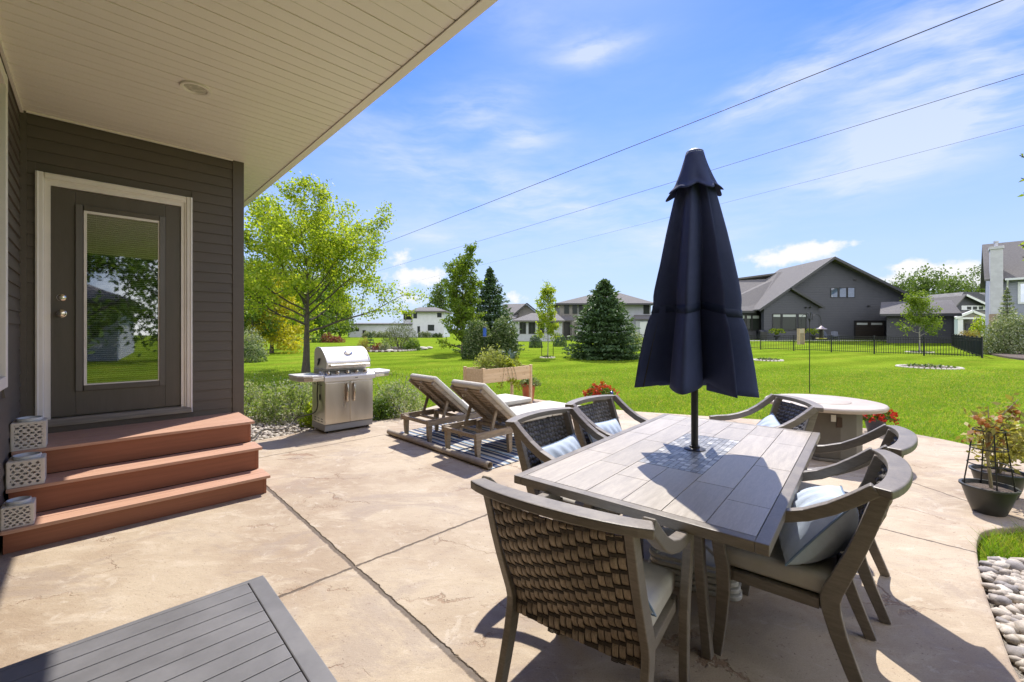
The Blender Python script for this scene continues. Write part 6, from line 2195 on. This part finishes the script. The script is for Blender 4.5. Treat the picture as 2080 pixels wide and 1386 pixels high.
rk.sweep([(PX(1070, LY_ + 5), 4.6, PZ(617, LY_ + 5)), (PX(1098, LY_ + 5), 4.6, PZ(640, LY_ + 5))], .8, .18, (0, 1, 0)).sweep([(PX(1070, LY_ + 5), 4.6, PZ(617, LY_ + 5)), (PX(1042, LY_ + 5), 4.6, PZ(641, LY_ + 5))], .8, .18, (0, 1, 0))
rk.build('gable_trim', M_GTRIM, lh)
for (a, c_) in ((1057, 1067), (1075, 1086), (1094, 1104), (1112, 1122)):
    win(lh, PX(a, LY_), PZ(677, LY_), PX(c_, LY_) - PX(a, LY_), PZ(656.5, LY_) - PZ(677, LY_), 0, M_FGLASS, .11, mull=1)

# ---- white house on the left
WHY = 96.0
wh = thing('white_house', 'white house of a low wing and a two storey block with dark windows', 'house', (0, WHY, 0))
MB().lim((PX(838, WHY), 0, -.3), (PX(902, WHY), 9, PZ(632.5, WHY))).build('wall', M_WHITEW, wh)
MB().lim((PX(703, WHY), 1.0, -.3), (PX(838, WHY) - .001, 8, PZ(658.5, WHY))).build('wall', M_WHITEW, wh)
MB().lim((PX(814, WHY), 2.2, 2.0), (PX(838, WHY) - .001, 8.5, PZ(634, WHY))).build('wall', M_WHITEW, wh)
rb = MB()
z0_, z1_ = PZ(632, WHY), PZ(624.5, WHY + 4)
slab_roof(rb, [(PX(834, WHY), -.8, z0_), (PX(907, WHY), -.8, z0_), (PX(885, WHY + 4), 4, z1_), (PX(852, WHY + 4), 4, z1_)], .35)
slab_roof(rb, [(PX(834, WHY), 9.5, z0_), (PX(834, WHY), -.8, z0_), (PX(852, WHY + 4), 4, z1_)], .35)
slab_roof(rb, [(PX(907, WHY), -.8, z0_), (PX(907, WHY), 9.5, z0_), (PX(885, WHY + 4), 4, z1_)], .35)
slab_roof(rb, [(PX(812, WHY), 1.8, PZ(633.5, WHY) + .05), (PX(836, WHY), 1.8, PZ(633.5, WHY) + .05), (PX(836, WHY), 8.8, PZ(631, WHY)), (PX(812, WHY), 8.8, PZ(631, WHY))], .2)
slab_roof(rb, [(PX(701, WHY), .6, PZ(658, WHY)), (PX(837, WHY), .6, PZ(658, WHY)), (PX(837, WHY), 8, PZ(655, WHY)), (PX(701, WHY), 8, PZ(655, WHY))], .2)
rb.build('roof', M_ROOFG, wh)
for (a, b2, c_, d_, y0_) in ((870, 661, 881, 671, 0), (840.5, 636, 846, 646, 0), (889, 637, 896, 644, 0), (709, 667, 713.5, 672, 1.0), (720, 667, 725, 672, 1.0), (816, 638, 831, 648, 2.2), (849, 664, 852, 676, 0)):
    win(wh, PX(a, WHY), PZ(d_, WHY), PX(c_, WHY) - PX(a, WHY), PZ(b2, WHY) - PZ(d_, WHY), y0_, M_FGLASS, .12)
MB().lim((PX(733.5, WHY), .93, -.1), (PX(740, WHY), .999, PZ(671, WHY))).build('door', M_FRAMEB, wh)
for k, px_ in enumerate((746, 760, 774, 788, 858, 868)):
    shrub('hedge_bush', 'pale flowering bush against the white house, bush of the foundation row', 'shrub', (PX(px_, 92), 92), 1.0, .8, 1.35, 420, .34, L_SAGE, 430 + k, group='foundation bushes along the white house')
for k, px_ in enumerate((884, 893)):
    shrub('hedge_bush', 'dark low bush under the white house window, bush of the right pair', 'shrub', (PX(px_, 92), 92), .75, .7, .95, 380, .3, L_DARK, 440 + k, group='dark bushes at the white house corner')

# ---- house behind the viewer, mirrored in the door pane
bh = thing('back_house', 'neighbour house with a hipped roof mirrored in the door pane', 'house', (15, -19, 0), RAD(140))
MB().lim((-6, -4, -.2), (6, 4, 2.9)).build('wall', M_LIGHTW, bh)
rb = MB()
for pts in ([(-6.6, -4.6, 2.9), (6.6, -4.6, 2.9), (2.4, 0, 5.2), (-2.4, 0, 5.2)], [(6.6, 4.6, 2.9), (-6.6, 4.6, 2.9), (-2.4, 0, 5.2), (2.4, 0, 5.2)], [(-6.6, 4.6, 2.9), (-6.6, -4.6, 2.9), (-2.4, 0, 5.2)], [(6.6, -4.6, 2.9), (6.6, 4.6, 2.9), (2.4, 0, 5.2)]):
    slab_roof(rb, pts, .2)
rb.build('roof', M_ROOFG, bh)

# ================================================================== FENCE
M_FENCE = mat('black_metal_fence', (.010, .010, .011), None, rough=.45)
F0 = Vector((PX(1995, 23.85), 23.85, 0))
fd1 = Vector((19.55 - F0.x, 34.2 - F0.y, 0)); fd1.normalize()
fd2 = Vector((46.5 - F0.x, 46.0 - F0.y, 0)); fd2.normalize()


def fence(p0, dv, n, gap, label, name='metal_fence', H_=1.13):
    z0_ = 0.0
    th_ = thing(name, label, 'fence', (p0.x, p0.y, 0))
    pk = MB()
    for k in range(n + 1):
        q = dv * gap * k
        zz = float(ground_z(p0.x + q.x, p0.y + q.y))
        MB().lim((q.x - .030, q.y - .030, zz - .1), (q.x + .030, q.y + .030, zz + H_ + .04)).lim((q.x - .038, q.y - .038, zz + H_ + .041), (q.x + .038, q.y + .038, zz + H_ + .065)).build('post', M_FENCE, th_)
        if k < n:
            q2 = dv * gap * (k + 1)
            z2 = float(ground_z(p0.x + q2.x, p0.y + q2.y))
            side = Vector((-dv.y, dv.x, 0))
            rl = MB()
            for hh in (.12, H_ - .16, H_ - .02):
                rl.sweep([q + dv * .031 + Vector((0, 0, zz + hh)), q2 - dv * .031 + Vector((0, 0, z2 + hh))], .026, .030, side)
            m_ = int(gap / .115)
            for j in range(1, m_):
                f = j / m_
                c_ = q.lerp(q2, f); zc = zz + (z2 - zz) * f
                rl.lim((c_.x - .0085, c_.y - .0085, zc + .06), (c_.x + .0085, c_.y + .0085, zc + H_ - .035))
            rl.build('panel', M_FENCE, th_)
    return th_


fence(F0, fd1, 11, 2.4, 'long black metal fence across the lawn before the grey house')
fence(F0 + fd2 * .08, fd2, 9, 2.4, 'black metal fence running away from the right corner')

# ================================================================== BIRD FEEDERS
BY = 10.2
BXp = PX(1644.5, BY)
fp = thing('feeder_pole', 'tall thin black shepherd pole with four curled hooks behind the fire table', 'feeder pole', (BXp, BY, -.05))
zt_ = PZ(648, BY) + .05
MB().tube([(0, 0, -.2), (0, 0, zt_)], .0095, 8).build('pole', M_WIRE, fp, smooth=True)
for (ex, ey, zz) in ((-.20, 0, .0), (.27, 0, .0), (.03, .16, .05), (-.03, -.14, .05)):
    pts = [(0, 0, zt_ - .10), (ex * .12, ey * .12, zt_ - .02), (ex * .35, ey * .35, zt_ + .075 + zz), (ex * .65, ey * .65, zt_ + .10 + zz), (ex * .92, ey * .92, zt_ + .055 + zz), (ex, ey, zt_ - .03 + zz), (ex * .97, ey * .97, zt_ - .07 + zz), (ex * 1.05, ey * 1.05, zt_ - .09 + zz)]
    MB().tube(catmull(pts, 5), .006, 6).build('hook', M_WIRE, fp, smooth=True)
M_COPPER = mat('feeder_roof', (.32, .26, .25), (.40, .33, .31), 8, .4, metal=.4)
hook_z = zt_ - .05 - .10
f1 = thing('bird_feeder', 'tube bird feeder with a conical roof and tray hanging on the right hook', 'bird feeder', (BXp + .28, BY, hook_z))
MB().tube([(0, 0, .02), (0, 0, -.08)], .003, 5).build('hanger', M_WIRE, f1)
MB().lathe([(0, .0), (.02, -.01), (.05, -.045), (.115, -.080), (.118, -.086), (.04, -.078), (0, -.06)], 24, (0, 0, -.06), cap=False).build('roof', M_COPPER, f1, smooth=True)
MB().tube([(0, 0, -.135), (0, 0, -.36)], .048, 16).build('tube', mat('dark_seed_tube', (.012, .012, .012), (.03, .026, .02), 40, .3), f1, smooth=True)
MB().lathe([(0, 0), (.09, 0), (.118, .018), (.112, .022), (.088, .006), (0, .006)], 24, (0, 0, -.378), cap=False).build('tray', mat('yellow_tray', (.50, .42, .06), None, rough=.5), f1, smooth=True)
f2 = thing('bird_feeder', 'square pale wooden feeder hanging on the left hook', 'bird feeder', (BXp - .21, BY, hook_z))
MB().tube([(0, 0, .03), (-.05, 0, -.135)], .003, 4).tube([(0, 0, .03), (.05, 0, -.135)], .003, 4).build('hanger', M_WIRE, f2)
MB().lim((-.052, -.045, -.24), (.052, .045, -.136)).build('upper_box', mat('feeder_pale', (.42, .37, .26), None, rough=.6), f2, bevel=.004)
MB().lim((-.052, -.045, -.50), (.052, .045, -.2405)).build('lower_box', mat('feeder_tan', (.22, .18, .11), (.28, .23, .15), 20, .6), f2, bevel=.004)
for s in (-1, 1):
    MB().lim((s * .055 - .004, -.048, -.51), (s * .055 + .004, .048, -.13)).build('side', M_PINE, f2)
f3 = thing('bird_feeder', 'blue tube bird feeder on a pole between the two dark leafy shrubs', 'bird feeder', (PX(984.5, 21.2), 21.2, -.04))
MB().tube([(0, 0, -.1), (0, 0, 1.42)], .014, 6).build('pole', M_WIRE, f3)
MB().tube([(0, 0, 1.20), (0, 0, 1.62)], .085, 12).build('tube', mat('blue_feeder', (.02, .08, .42), None, rough=.4), f3, smooth=True)
MB().lathe([(0, .10), (.03, .08), (.10, 0), (0, 0)], 16, (0, 0, 1.621), cap=False).build('roof', M_WIRE, f3)
MB().lathe([(0, 0), (.15, 0), (.16, .02), (0, .02)], 16, (0, 0, 1.178), cap=False).build('tray', M_COPPER, f3)

# ================================================================== OVERHEAD WIRES
M_CABLE = mat('overhead_cable', (.020, .022, .026), None, rough=.7)
for (a, b2, rad, lab) in (((-11.7, 41.0, 10.0), (12.7, 11.1, 10.0), .015, 'highest of the three overhead wires, crossing the upper right sky'),
                          ((-4.4, 42.6, 10.0), (17.05, 14.3, 10.0), .0105, 'middle overhead wire, passing behind the top of the umbrella'),
                          ((.5, 49.3, 10.0), (21.3, 17.9, 10.0), .0065, 'lowest and faintest of the three overhead wires')):
    a, b2 = Vector(a), Vector(b2)
    dv = b2 - a
    p0, p1 = a - dv * 1.6, b2 + dv * .45
    pts = []
    for k in range(41):
        f = k / 40
        p = p0.lerp(p1, f)
        s_ = (f - (1.6 / 3.05)) * (f - (2.6 / 3.05)) * 1.1
        pts.append(p + Vector((0, 0, s_)))
    o = MB().tube(pts, rad, 6).build('power_line', M_CABLE, smooth=True)
    tag(o, lab, 'power line', 'overhead wires')
